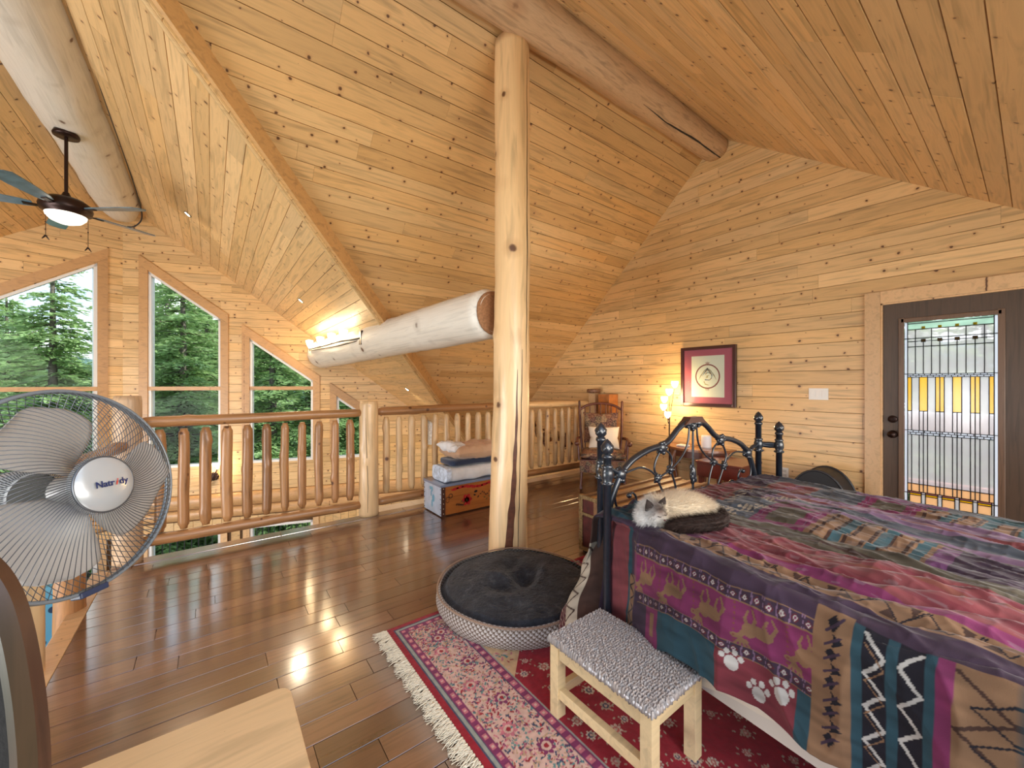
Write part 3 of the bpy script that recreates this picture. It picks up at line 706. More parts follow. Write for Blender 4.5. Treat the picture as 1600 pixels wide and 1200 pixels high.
LB = ['pointed conifer standing back beside the grey trunk in the left prow window', 'short conifer under the open sky at the right of the left prow window', 'conifer hidden behind the prow fold between the two tall windows', 'second conifer back in the tall window right of the prow fold',
      'conifer far back between the tall window and the middle raked window', 'second conifer back in the middle raked window', 'conifer standing back beyond the landing railing', 'farthest conifer in the middle of the left prow window', 'farthest conifer near the right jamb of the left prow window',
      'farthest conifer at the left of the tall window right of the fold', 'farthest conifer at the right of the tall window right of the fold', 'farthest conifer in the middle raked window', 'farthest conifer behind the newel window', 'conifer beyond the left edge of the left prow window',
      'bushy conifer low at the left jamb of the tall window right of the fold', 'bushy conifer low at the right jamb of the tall window right of the fold', 'bushy conifer low at the left jamb of the middle raked window', 'low young conifer right of the grey trunk in the left prow window', 'bushy conifer left of the grey trunk behind the fan']
for i, (px, d, s_) in enumerate(TB):
    tree(i % 2, at(px, d, -6.0), (s_ * 1.2, s_ * 1.2, s_), i * 2.3 + .7, LB[i], 'conifers beyond the prow windows')
# hedge-like trees on the door side
for i, (x_, y_, s_) in enumerate([(10.5, 1.6, .6), (12.2, -1.2, .62), (10.2, -.4, .5), (13.5, 3.0, .7), (11.5, .6, .55)]):
    tree(i % 2, (x_, y_, -3.5), (s_ * 1.6, s_ * 1.6, s_), i * 1.1, 'green tree blurred by the stained glass of the door', 'trees behind the door glass')
# deck with railing outside the lower prow windows
dk = thing('deck_railing', 'dark metal deck railing outside the lower windows', 'railing', (RX, 10.2, -2.6))
MB().box(-4.2, -.03, .98, 5.2, .03, 1.02).build('top_rail', M_['dark'], dk)
MB().box(-4.2, -.03, .08, 5.2, .03, .11).build('bottom_rail', M_['dark'], dk)
bm_ = MB().box(-.008, -.008, .11, .008, .008, .98).mesh('picket'); bm_.materials.append(M_['dark'])
for k in range(84): link('picket', bm_, None, dk, (-4.1 + k * .11, 0, 0))
o = MB().box(-5.2, 8.4, -2.78, 4.72, 10.4, -2.64).build('deck', plain('deck_boards', (.35, .30, .25), .7, noise=.2, nscale=6)); tag(o, 'weathered deck outside the lower prow windows', 'deck')
# red deck outside the door
M_['redwood'] = plain('red_deck_stain', (.42, .14, .10), .6, noise=.15, nscale=8)
dk2 = thing('deck', 'red stained deck with railing boards outside the door', 'deck', (WX + .2, 0, 0))
for k in range(10): MB().box(k * .145, -2.2, -.12, k * .145 + .138, 2.6, -.08).build('deck_board', M_['redwood'], dk2)
MB().box(1.42, -2.2, .78, 1.50, 2.6, .98).build('railing_board', M_['redwood'], dk2)
MB().box(1.38, -2.2, .98, 1.54, 2.6, 1.02).build('cap_board', plain('weathered_cap', (.7, .66, .64), .6), dk2)
MB().box(1.42, -2.2, .10, 1.50, 2.6, .26).build('railing_board', M_['redwood'], dk2)
for yy in (-2.0, -.9, 1.0, 2.3): MB().box(1.41, yy, -.08, 1.51, yy + .09, .98).build('railing_post', M_['redwood'], dk2)
# ---------------------------------------------------------------- bed
# local frame: x across the bed from the near post to the far post, y towards the head, z up
BA = math.atan2(-.142, 1.6)
bed = thing('bed', 'queen bed with black iron footboard of scrolls and post pairs', 'bed', (1.45, 1.19, 0), BA)
BM = Matrix.Translation((1.45, 1.19, 0)) @ Matrix.Rotation(BA, 4, 'Z')
def iron_post(name, x, y, h, r=.0185):
    m = MB(); m.lathe([(r * 1.3, 0), (r * 1.3, .02), (r, .03), (r, h - .088), (r * 1.25, h - .086), (r * 1.38, h - .078), (r * 1.2, h - .070), (r * .9, h - .066)], 18, cx=x, cy=y)
    o = m.build(name, M_['black_iron'], bed)
    # pine-cone finial with spiralled scales
    V = []; n, k = 24, 16; H = .072
    for i in range(k + 1):
        t = i / k; rr = .031 * (math.sin(PI * min(t * .92 + .10, 1)) ** .75) * (1 - .25 * t)
        for j in range(n):
            a = 2 * PI * j / n; q = 1 + .10 * math.sin(a * 6 + t * 9) * math.sin(t * PI) + .05 * math.sin(-a * 6 + t * 9)
            V.append((x + rr * q * math.cos(a), y + rr * q * math.sin(a), h - .068 + H * t))
    F = [(i * n + j, i * n + (j + 1) % n, (i + 1) * n + (j + 1) % n, (i + 1) * n + j) for i in range(k) for j in range(n)] + [tuple(range(n))[::-1], tuple(range(k * n, k * n + n))]
    link('finial', mesh('finial', V, F, True), M_['black_iron'], o)
    c = MB(); zc = .925
    c.lathe([(r, zc - .05), (r * 1.45, zc - .046), (r * 1.3, zc - .036), (r * 1.15, zc - .03), (r * 1.5, zc - .012), (r * 1.5, zc + .012), (r * 1.15, zc + .03), (r * 1.5, zc + .038), (r, zc + .046)], 18, cx=x, cy=y, cap=False)
    for k_ in range(6):
        a = k_ * PI / 3; c.ball((x + .024 * math.cos(a), y + .024 * math.sin(a), zc - .040), .007, 8, 6)
    c.build('collar', M_['black_iron'], o); return o
IX = .06; IY = .102
iron_post('post', 0, 0, 1.085); iron_post('post', IX, IY, 1.148); iron_post('post', 1.606, 0, 1.085); iron_post('post', 1.606 - IX, IY, 1.148)
def strap(x0, x1):
    m = MB(); m.tube([(x0, 0, .925), ((x0 + x1) / 2 + (x0 - x1) * .28, IY / 2, .915), (x1, IY, .925)], [.014, .012, .014], 8)
    m.tube([(x0, 0, .935), ((x0 + x1) / 2 + (x0 - x1) * .32, IY / 2, .93), (x1, IY, .935)], [.010, .016, .010], 8); m.build('post_link', M_['black_iron'], bed)
strap(0, IX); strap(1.606, 1.606 - IX)
mid = .803
def P3(a, z, dy=0): return (mid + a, IY + dy, z)
def bez(pts, n=8):
    """Catmull-Rom through points"""
    pts = [Vector(p) for p in pts]; out = []
    for i in range(len(pts) - 1):
        p0 = pts[max(i - 1, 0)]; p1 = pts[i]; p2 = pts[i + 1]; p3 = pts[min(i + 2, len(pts) - 1)]
        for k in range(n):
            t = k / n; out.append(.5 * ((2 * p1) + (-p0 + p2) * t + (2 * p0 - 5 * p1 + 4 * p2 - p3) * t * t + (-p0 + 3 * p1 - 3 * p2 + p3) * t ** 3))
    out.append(pts[-1]); return out
fr_ = MB()
for s in (-1, 1):
    fr_.tube(bez([P3(s * .715, .30), P3(s * .712, .55), P3(s * .695, .70), P3(s * .655, .80), P3(s * .605, .885)]), .0175, 12)
    fr_.tube(bez([P3(s * .605, .885), P3(s * .52, .945), P3(s * .40, .985), P3(s * .29, 1.0)]), .0165, 12)
    fr_.tube(bez([P3(s * .29, 1.0), P3(s * .22, 1.025), P3(s * .13, 1.09), P3(s * .04, 1.125), P3(0, 1.13)]), .0165, 12)
fr_.tube([P3(-.72, .635), P3(.72, .635)], .012, 10); fr_.tube([P3(-.735, .36), P3(.735, .36)], .014, 10)
fr_.build('arch', M_['black_iron'], bed)
sc_r = .0058
scr = MB()
for s in (-1, 1):
    # rods from the crest down to the centre bar
    scr.tube(bez([P3(s * .035, 1.10), P3(s * .05, 1.0), P3(s * .10, .93), P3(s * .20, .865), P3(s * .30, .83)]), sc_r, 8)
    scr.tube(bez([P3(s * .205, .856), P3(s * .17, .78), P3(s * .15, .70), P3(s * .14, .635)]), sc_r, 8)
    scr.tube(bez([P3(s * .275, .985), P3(s * .215, .95), P3(s * .195, .90), P3(s * .215, .86)]), sc_r, 8)
    scr.tube(bez([P3(s * .285, .985), P3(s * .33, .93), P3(s * .345, .88), P3(s * .32, .825)]), sc_r, 8)
    scr.tube(bez([P3(s * .32, .82), P3(s * .27, .74), P3(s * .23, .68), P3(s * .215, .635)]), sc_r, 8)
    scr.tube(bez([P3(s * .32, .83), P3(s * .38, .875), P3(s * .46, .90), P3(s * .57, .885)]), sc_r, 8)
    scr.tube(bez([P3(s * .60, .86), P3(s * .645, .78), P3(s * .62, .70), P3(s * .545, .665)]), sc_r, 8)
    scr.tube(bez([P3(s * .545, .665), P3(s * .50, .70), P3(s * .49, .745), P3(s * .515, .775), P3(s * .54, .77)]), sc_r, 8)
    scr.tube(bez([P3(s * .545, .665), P3(s * .46, .70), P3(s * .40, .72), P3(s * .33, .66), P3(s * .32, .635)]), sc_r, 8)
    scr.ball(P3(s * .543, .766), .015)
    scr.tube([P3(s * .605, .885), P3(s * .67, .915), P3(s * .745, .93)], [.011, .013, .011], 8)
scr.tube([P3(0, 1.11), P3(0, .86)], sc_r * 1.15, 8); scr.tube([P3(0, .76), P3(0, .36)], sc_r * 1.15, 8)
for a in (-.50, -.25, .25, .50): scr.tube([P3(a, .635), P3(a, .36)], sc_r * 1.15, 8)
scr.build('scroll_rods', M_['black_iron'], bed)
def rosette(a, z, w, h, seed):
    rng = random.Random(seed); m = MB(); m.ball(P3(a, z), (w, w * .75, h), 14, 10)
    for k in range(9):
        t = 2 * PI * k / 9; m.ball(P3(a + math.cos(t) * w * .8, z + math.sin(t) * h * .8, rng.choice((-1, 1)) * w * .35), (w * .42, w * .34, h * .38), 8, 6)
    m.build('cast_rosette', M_['black_iron'], bed)
for (a, z, w, h) in ((-.605, .88, .032, .036), (.605, .88, .032, .036), (-.285, .99, .030, .034), (.285, .99, .030, .034), (-.05, 1.11, .032, .026), (.05, 1.11, .032, .026), (0, 1.095, .026, .03),
                     (0, .81, .022, .055), (-.21, .86, .022, .022), (.21, .86, .022, .022), (-.32, .826, .022, .026), (.32, .826, .022, .026), (-.545, .665, .026, .026), (.545, .665, .026, .026), (-.33, .655, .017, .02), (.33, .655, .017, .02)):
    rosette(a, z, w, h, int(abs(a) * 100) + int(z * 100))
m = MB(); m.add([P3(x, z, dy) for dy in (-.025, .025) for x, z in ((-.11, 1.105), (-.075, 1.128), (-.055, 1.148), (.055, 1.148), (.075, 1.128), (.11, 1.105), (.05, 1.115), (-.05, 1.115))],
      [(7, 6, 5, 4, 3, 2, 1, 0), (8, 9, 10, 11, 12, 13, 14, 15)] + [(i, (i + 1) % 8, 8 + (i + 1) % 8, 8 + i) for i in range(8)]); m.build('crest', plain('rust_brown_crest', (.07, .022, .014), .4, coat=.4), bed)
MB().box(.02, -2.25, .36, 1.585, -.135, .66, bev=.04).build('mattress', plain('mattress_ticking', (.75, .72, .66), .8), bed)
MB().box(.03, -2.2, .22, 1.57, -.14, .355).build('box_spring', plain('box_spring_cloth', (.62, .57, .49), .85), bed)
# cream under-sheet showing below the spread
def skirt():
    n = 120; V = []
    for i in range(n):
        y = .0 - 2.1 * i / (n - 1) - .05; zb = .20 + .10 * min(1, i / 40) + .006 * math.sin(i * .5)
        for j in range(5):
            t = j / 4; V.append((.022 - .018 * t + .006 * math.sin(i * .35 + t * 2), y, .45 * (1 - t) + zb * t))
    return npmesh('under_sheet', V, grid_faces(n, 5))
link('under_sheet', skirt(), plain('cream_sheet', (.70, .62, .50), .85, sheen=.2), bed)

# --- bedspread painted in cloth coordinates (p across from the near edge, q from the foot edge to the head), metres
class Paint:
    def __init__(s, p, q, base): s.P, s.Q = np.meshgrid(p, q, indexing='ij'); s.C = np.zeros(s.P.shape + (3,), np.float32); s.C[:] = base
    def m(s, mask, c, a=1.0): s.C[mask] = s.C[mask] * (1 - a) + np.array(c, np.float32) * a
    def rect(s, p0, p1, q0, q1, c, a=1.0): s.m((s.P >= p0) & (s.P < p1) & (s.Q >= q0) & (s.Q < q1), c, a)
    def poly(s, pts, c):
        x = s.P; y = s.Q; ins = np.zeros(x.shape, bool); n = len(pts)
        for i in range(n):
            (x1, y1), (x2, y2) = pts[i], pts[(i + 1) % n]
            if y1 == y2: continue
            ins ^= ((y1 > y) != (y2 > y)) & (x < (x2 - x1) * (y - y1) / (y2 - y1) + x1)
        s.m(ins, c)
    def ell(s, p, q, rp, rq, c, ang=0):
        dx = s.P - p; dy = s.Q - q; ca, sa = math.cos(ang), math.sin(ang)
        s.m(((dx * ca + dy * sa) / rp) ** 2 + ((-dx * sa + dy * ca) / rq) ** 2 < 1, c)
    def line(s, a, b, w, c):
        dx, dy = b[0] - a[0], b[1] - a[1]; L2_ = dx * dx + dy * dy + 1e-12
        t = np.clip(((s.P - a[0]) * dx + (s.Q - a[1]) * dy) / L2_, 0, 1)
        s.m((s.P - a[0] - t * dx) ** 2 + (s.Q - a[1] - t * dy) ** 2 < (w / 2) ** 2, c)
def vnoise(X, Y, sc_, seed):
    """smooth value noise on arrays"""
    rng = np.random.default_rng(seed); G = rng.random((64, 64)); x = X * sc_; y = Y * sc_
    x0 = np.floor(x).astype(int); y0 = np.floor(y).astype(int); fx = x - x0; fy = y - y0; fx = fx * fx * (3 - 2 * fx); fy = fy * fy * (3 - 2 * fy)
    g = lambda i, j: G[i % 64, j % 64]
    return (g(x0, y0) * (1 - fx) + g(x0 + 1, y0) * fx) * (1 - fy) + (g(x0, y0 + 1) * (1 - fx) + g(x0 + 1, y0 + 1) * fx) * fy
C_ = dict(plum=(.085, .045, .085), mag=(.34, .035, .16), teal=(.035, .11, .15), tealL=(.07, .18, .22), tan=(.40, .21, .10), cream=(.72, .60, .44), rose=(.36, .07, .08), rust=(.33, .09, .06),
          brown=(.10, .045, .03), white=(.82, .78, .72), olive=(.17, .14, .09), slate=(.12, .14, .18), purple=(.27, .08, .25), lilac=(.36, .20, .36), black=(.02, .018, .03), maroon=(.20, .03, .05), red=(.30, .04, .06))
def moose(pt, p, q, s, c):
    # upside down from this side: legs point to the top edge
    pt.ell(p, q, .018 * s, .034 * s, c, .12); pt.ell(p - .006 * s, q - .024 * s, .021 * s, .018 * s, c)
    for dq, l, bd in ((.030, .050, .010), (.020, .042, -.006), (-.016, .052, .008), (-.028, .044, -.008)):
        pt.line((p + .006 * s, q + dq * s), (p + l * .55 * s, q + (dq + bd) * s), .009 * s, c); pt.line((p + l * .55 * s, q + (dq + bd) * s), (p + l * s, q + dq * s), .006 * s, c)
    pt.line((p - .012 * s, q - .034 * s), (p - .028 * s, q - .050 * s), .013 * s, c); pt.ell(p - .030 * s, q - .058 * s, .008 * s, .013 * s, c)
    for k in range(4): pt.line((p - .032 * s, q - .044 * s), (p - .052 * s, q - (.026 + .011 * k) * s), .006 * s, c)
    pt.ell(p - .041 * s, q - .040 * s, .007 * s, .014 * s, c)
def diamonds(pt, p0, p1, q0, q1, step=.034):
    pt.rect(p0, p1, q0, q1, C_['plum']); pt.rect(p0, p0 + .003, q0, q1, C_['tan']); pt.rect(p1 - .003, p1, q0, q1, C_['tan']); pc = (p0 + p1) / 2; h = (p1 - p0) * .30
    q = q0 + step / 2
    while q < q1:
        pt.poly([(pc - h, q), (pc, q + h), (pc + h, q), (pc, q - h)], C_['maroon']); pt.poly([(pc - h * .62, q), (pc, q + h * .62), (pc + h * .62, q), (pc, q - h * .62)], C_['white']); pt.ell(pc, q, h * .25, h * .25, C_['mag'])
        pt.line((pc - h * 1.5, q + step / 2), (pc + h * 1.5, q + step / 2 + .006), .002, C_['lilac']); pt.line((pc + h * 1.5, q + step / 2), (pc - h * 1.5, q + step / 2 + .006), .002, C_['lilac']); q += step
def zigzag(pt, p0, p1, q0, q1, c, step, wd, alongp=True):
    n = max(1, int(round((p1 - p0) / step)))
    for k in range(n):
        a = p0 + (p1 - p0) * k / n; b = p0 + (p1 - p0) * (k + .5) / n; d_ = p0 + (p1 - p0) * (k + 1) / n
        pt.line((a, q0), (b, q1), wd, c); pt.line((b, q1), (d_, q0), wd, c)
def paw(pt, p, q, s, c):
    pt.ell(p, q, .020 * s, .017 * s, c)
    for k, (dp, dq) in enumerate(((.014, -.024), (.029, -.012), (.031, .007), (.018, .022))): pt.ell(p + dp * s, q + dq * s, .009 * s, .007 * s, c)
def steps(pt, p, q, n, s, c, dp=1, dq=1):
    for k in range(n):
        for j in range(-1, 2): pt.ell(p + dp * k * s + j * s * .9 * dp * 0, q + dq * k * s + j * s, s * .52, s * .52, c) if False else pt.poly([(p + dp * k * s - s * .55, q + dq * k * s + j * s), (p + dp * k * s, q + dq * k * s + j * s + s * .5), (p + dp * k * s + s * .55, q + dq * k * s + j * s), (p + dp * k * s, q + dq * k * s + j * s - s * .5)], c)
HN, HF = .42, .46         # hang at the near side and over the foot
pA = np.concatenate([np.arange(-HN, .14, .0027), np.arange(.14, 1.56, .0046), np.array([1.60, 1.66, 1.72])]); qA = np.concatenate([np.arange(-HF, 0, .0042), np.arange(0, 1.22, .0030), np.linspace(1.24, 2.1, 20)])
pt = Paint(pA, qA, C_['plum'])
# top: bands parallel to the near edge
pt.rect(-.06, .02, -1, 3, C_['plum'])
pt.rect(.02, .095, .30, 3, C_['tan'])
q = .30
while q < 1.3:
    pt.line((.025, q), (.09, q + .045), .004, C_['black']); pt.line((.09, q + .045), (.025, q + .09), .004, C_['black']); pt.line((.032, q + .006), (.09, q + .052), .002, C_['black'])
    pt.poly([(.088, q + .010), (.088, q + .034), (.055, q + .022)], C_['brown']); pt.poly([(.030, q + .052), (.030, q + .082), (.058, q + .067)], C_['brown']); q += .09
pt.rect(.095, .13, .25, 3, C_['mag']); pt.rect(.13, .38, .16, 3, C_['rose']); pt.rect(.16, .20, .18, 3, C_['red']); pt.rect(.27, .29, .18, 3, C_['rust']); pt.rect(.32, .35, .16, 3, C_['red'])
pt.rect(.38, .50, .12, 3, C_['olive']); pt.rect(.42, .44, .12, 3, C_['brown'])
def block(p0, p1, q0, q1):
    pt.rect(p0, p1, q0, q0 + .22, C_['rust']); pt.rect(p0 + .02, p1 - .02, q0 + .02, q0 + .20, C_['rose'])
    pt.rect(p0, p1, q0 + .22, q0 + .42, C_['slate']); pt.rect(p0, p0 + .02, q0 + .22, q0 + .42, C_['olive'])
    pt.rect(p0, p1, q0 + .42, q0 + .64, C_['mag']); pt.rect(p0 + .05, p1 - .05, q0 + .47, q0 + .59, C_['olive'])
    for a_ in (.44, .62): pt.line((p0 + .04, q0 + a_), (p1 - .04, q0 + a_), .004, C_['lilac'])
    pt.rect(p0, p1, q0 + .64, q0 + .98, C_['tan'])
    for k in range(6): pt.rect(p0, p1, q0 + .66 + k * .05, q0 + .672 + k * .05, C_['brown'])
    for a_ in (.72, .83, .93): pt.rect(p0, p1, q0 + a_, q0 + a_ + .035, C_['tealL'])
    pt.rect(p0, p1, q0 + .98, q0 + 1.03, C_['purple'])
block(.50, .80, -.02, 0); block(1.12, 1.36, .16, 0)
pt.rect(.80, 1.12, .30, 3, C_['lilac']); pt.rect(.86, .93, .35, 3, C_['slate']); pt.rect(.98, 1.02, .3, 3, C_['rose']); pt.rect(.80, .815, .2, 3, C_['olive'])
pt.rect(1.36, 1.6, .1, 3, C_['slate']); pt.rect(1.40, 1.52, .5, .85, C_['purple']); pt.rect(1.40, 1.52, .95, 1.2, C_['tealL'])
# foot end of the top
pt.rect(.02, .36, -.01, .16, C_['teal']); pt.rect(.10, .36, .05, .16, C_['slate'])
pt.rect(.80, 1.14, -.02, .16, C_['rust']); pt.rect(.83, 1.10, .02, .14, C_['rose']); pt.rect(1.14, 1.5, -.02, .10, C_['plum'])
pt.rect(.34, 1.30, .155, .163, C_['olive'])
for (p0, q0) in ((.24, .16), (.80, .34), (.52, .29)):
    for k in range(5): steps(pt, p0 + k * .035, q0 + k * .022 + (.0 if k % 2 else .02), 2, .022, C_['cream'], 1, -1)
for k in range(12): pt.line((.62 + k * .028, .215 - .004 * k), (.64 + k * .028, .250 - .004 * k), .008, C_['cream'])
for k in range(14): pt.line((1.02 + k * .026, .20 + .006 * k), (1.035 + k * .026, .245 + .006 * k), .009, C_['lilac'])
# near side, foot to head
diamonds(pt, -.115, -.075, .20, 3); pt.rect(-.245, -.115, .20, 3, C_['mag']); diamonds(pt, -.285, -.245, .24, 3)
for k in range(7): moose(pt, -.185, .30 + k * .145, 1.12, C_['tan'])
for qd in (.375, .52, .665, .81, .955):
    for k in range(8): pt.ell(-.235 + k * .016, qd, .0035, .0035, C_['rust'])
pt.rect(-1, -.285, .16, 3, C_['teal']); pt.rect(-1, -.285, .16, .30, C_['plum']); pt.rect(-1, -.285, .30, .37, C_['mag']); pt.rect(-.38, -.30, .325, .35, C_['tan']); pt.rect(-1, -.285, .61, .84, C_['red'])
for (a_, b_) in ((-.315, .66), (-.375, .735), (-.33, .80)): paw(pt, a_, b_, 1.15, C_['white'])
# corner patch at the foot of the near side
pt.rect(-.40, -.02, .015, .16, C_['rose']); pt.rect(-.40, -.02, .0, .02, C_['teal']); pt.rect(-.40, -.02, .155, .18, C_['teal']); pt.rect(-.40, -.20, .17, .215, C_['tan']); zigzag(pt, -.38, -.20, .175, .212, C_['black'], .05, .005)
# the pieced block towards the head: tan zigzag column, striped patches
q0 = .875
pt.rect(-1, -.04, q0, q0 + .085, C_['tan'])
for k in range(9):
    a_ = -.38 + k * .037; pt.poly([(a_, q0 + .045), (a_ + .020, q0 + .030 + .018 * (k % 2)), (a_ + .036, q0 + .045), (a_ + .020, q0 + .058 + .012 * (k % 2))], C_['black'])
    pt.line((a_, q0 + .028), (a_ + .03, q0 + .062), .006, C_['plum'])
b0 = q0 + .085
for rep in range(3):
    pt.rect(-1, -.05, b0, b0 + .02, C_['teal']); pt.rect(-1, -.05, b0 + .02, b0 + .065, C_['black']); zigzag(pt, -.40, -.06, b0 + .024, b0 + .061, C_['white'], .085, .008); zigzag(pt, -.42, -.08, b0 + .024, b0 + .061, C_['tan'], .085, .003)
    pt.rect(-1, -.05, b0 + .065, b0 + .085, C_['teal']); pt.rect(-1, -.05, b0 + .085, b0 + .13, C_['black']); zigzag(pt, -.40, -.06, b0 + .126, b0 + .089, C_['white'], .085, .008)
    pt.rect(-1, -.05, b0 + .13, b0 + .15, C_['teal']); pt.rect(-1, -.05, b0 + .15, b0 + .175, C_['mag']); pt.rect(-1, -.05, b0 + .175, b0 + .27, C_['tan']); zigzag(pt, -.40, -.06, b0 + .18, b0 + .265, C_['brown'], .11, .007); zigzag(pt, -.38, -.08, b0 + .265, b0 + .20, C_['black'], .07, .004); b0 += .27
# foot hang near the corner: cream zigzag strip, dark red arrows
pt.rect(-1, .35, -.06, .0, C_['plum']); pt.rect(-1, .4, -.20, -.06, C_['brown']); pt.rect(-1, .4, -.32, -.20, C_['cream']); zigzag(pt, -.4, .4, -.30, -.22, C_['brown'], .06, .006); pt.rect(-1, .4, -.6, -.33, C_['maroon'])
for k in range(3): zigzag(pt, -.4, .4, -.36 - k * .035, -.385 - k * .035, C_['cream'], .035, .004)
# woven wear: faded threads running along the cloth
fade = vnoise(pt.P, pt.Q, 7, 1) * .5 + vnoise(pt.P * 3, pt.Q * .6, 22, 2) * .5
pt.C *= (.22 + .46 * fade)[..., None]; g_ = pt.C.mean(-1, keepdims=True); pt.C += (g_ - pt.C) * .12; lint = (vnoise(pt.P * 6, pt.Q * .8, 26, 5) > .80) & (pt.P > .1); pt.C[lint] = pt.C[lint] * .80 + np.array([.05, .048, .05])
P_, Q_ = pt.P, pt.Q
hp = np.maximum(-P_, 0) * (1 + .42 * np.clip(1 - np.maximum(Q_, 0) / .42, 0, 1)); hq = np.maximum(-Q_, 0)
# over the far part of the foot the cloth is tucked behind the footboard
tuck = np.clip((P_ - .08) / .30, 0, 1); hqe = hq * (1 - .72 * tuck)
h_ = np.sqrt(hp ** 2 + hqe ** 2) + 1e-6; rr = .07
ang = np.minimum(h_ / rr, PI / 2); straight = np.maximum(h_ - rr * PI / 2, 0)
corner = np.clip(np.minimum(hp, hqe) / .15, 0, 1)
outw = rr * np.sin(ang) + straight * (.05 + .10 * corner + .22 * np.clip(hqe / .3, 0, 1) * (1 - tuck)); drop = rr * (1 - np.cos(ang)) + straight * (.98 - .12 * corner)
fold = np.sin(P_ * 0 + (Q_ * 22) + 2.2 * vnoise(P_, Q_, 5, 9)) * .010 * np.clip(hp / .25, 0, 1) + np.sin(P_ * 30 + Q_ * 4) * .012 * np.clip(hqe / .25, 0, 1)
outw = outw + fold
dx = -hp / h_; dy = hqe / h_
X_ = np.maximum(P_, 0) + dx * outw; Y_ = -np.maximum(Q_, 0) + dy * outw
top = np.clip(1 - h_ / .05, 0, 1)
wr_ = np.abs(np.sin(P_ * 34 + 6.0 * vnoise(P_, Q_ * .6, 4, 3) - Q_ * 5)) ** .6 * .020 * vnoise(P_, Q_, 4, 6) * (np.exp(-((P_ - .22) / .22) ** 2) + .35) + .016 * (vnoise(P_, Q_, 3.2, 11) - .5) + .010 * (vnoise(P_ * 2.2, Q_ * .7, 14, 12) - .5)
# crumpled cloth: ridged folds that run with the bed, finer creases across them
def ridged(X, Y, s_, sd): return 1 - np.abs(2 * vnoise(X, Y, s_, sd) - 1)
wr_ = wr_ + .017 * (ridged(P_ * 1.0 + .15 * Q_, Q_ * .30, 7, 21) ** 3 - .25) + .009 * (ridged(P_ * 1.5 + .5 * Q_, Q_ * .55 - .2 * P_, 13, 22) ** 2.5 - .3) + .0035 * (ridged(P_, Q_ * .9, 34, 23) ** 2 - .3)
side_w = np.clip(hp / .06, 0, 1) * (1 - np.clip(hqe / .05, 0, 1))
X_ = X_ - side_w * (.016 * (ridged(P_ * .35 + .25 * Q_, Q_, 7, 31) ** 3 - .2) + .008 * (ridged(P_ * .5, Q_ + .3 * P_, 15, 32) ** 2 - .3))
Z_ = .725 - drop + wr_ * np.clip(1 - h_ / .25, .25, 1) - .03 * np.clip((P_ - 1.48) / .1, 0, 3) + .018 * np.exp(-((Q_ - .55) / .35) ** 2 - ((P_ - .8) / .6) ** 2)
Z_ = np.maximum(Z_, .05)
# bedspread origin: near edge of the mattress at the foot
pull = 1.55 * np.clip(1 - np.maximum(Q_, 0) / .45, 0, 1) * np.clip(hp / .06, 0, 1)
X_ = X_ + pull * .075
V = np.stack([X_ + .012, Y_ + .045, Z_], -1).reshape(-1, 3)
def tint_mat(name, rough=.85, sheen=.3, bmp=.25, bs=420, coat=0):
    m, nt, b = new_mat(name); a = N(nt, 'ShaderNodeAttribute'); a.attribute_name = 'tint'; nt.links.new(a.outputs['Color'], b.inputs['Base Color']); b.inputs['Roughness'].default_value = rough
    b.inputs['Specular IOR Level'].default_value = .2; b.inputs['Sheen Weight'].default_value = sheen; b.inputs['Sheen Roughness'].default_value = .4
    if bmp:
        t = N(nt, 'ShaderNodeTexCoord'); z = N(nt, 'ShaderNodeTexNoise'); z.inputs['Scale'].default_value = bs; nt.links.new(t.outputs['Object'], z.inputs['Vector']); bump(nt, b, z.outputs[0], bmp, .002)
    return m
me = npmesh('bedspread', V, grid_faces(len(pA), len(qA)), colors=pt.C.reshape(-1, 3))
sp = link('bedspread', me, tint_mat('bedspread_print', .85, .15), None); sp.matrix_world = BM
tag(sp, 'faded southwestern patchwork bedspread with moose and paw prints over the bed', 'bedspread')
md = sp.modifiers.new('thick', 'SOLIDIFY'); md.thickness = .004

# ---------------------------------------------------------------- cat
def remeshed(name, balls, vox, colfn, disp=0.0):
    m = MB()
    for c, r, rot in balls:
        M = Matrix.Translation(c) @ Matrix.Rotation(rot, 4, 'Z'); m.ball((0, 0, 0), r, 18, 12, M=M)
    o = m.build('tmp', None); md = o.modifiers.new('r', 'REMESH'); md.mode = 'VOXEL'; md.voxel_size = vox
    md2 = o.modifiers.new('s', 'SMOOTH'); md2.iterations = 4; md2.factor = .6
    dg = bpy.context.evaluated_depsgraph_get(); me = bpy.data.meshes.new_from_object(o.evaluated_get(dg)); bpy.data.objects.remove(o)
    me.name = name; co = np.empty(len(me.vertices) * 3, np.float32); me.vertices.foreach_get('co', co); co = co.reshape(-1, 3)
    nr = np.empty(len(me.vertices) * 3, np.float32); me.vertices.foreach_get('normal', nr); nr = nr.reshape(-1, 3)
    c = np.ones((len(co), 4), np.float32); c[:, :3] = colfn(co)
    a = me.color_attributes.new('tint', 'FLOAT_COLOR', 'POINT'); a.data.foreach_set('color', c.ravel())
    me.polygons.foreach_set('use_smooth', np.ones(len(me.polygons), bool)); return me, co, nr, c[:, :3]
CATM = tint_mat('cat_coat', .9, .4, .3, 260)
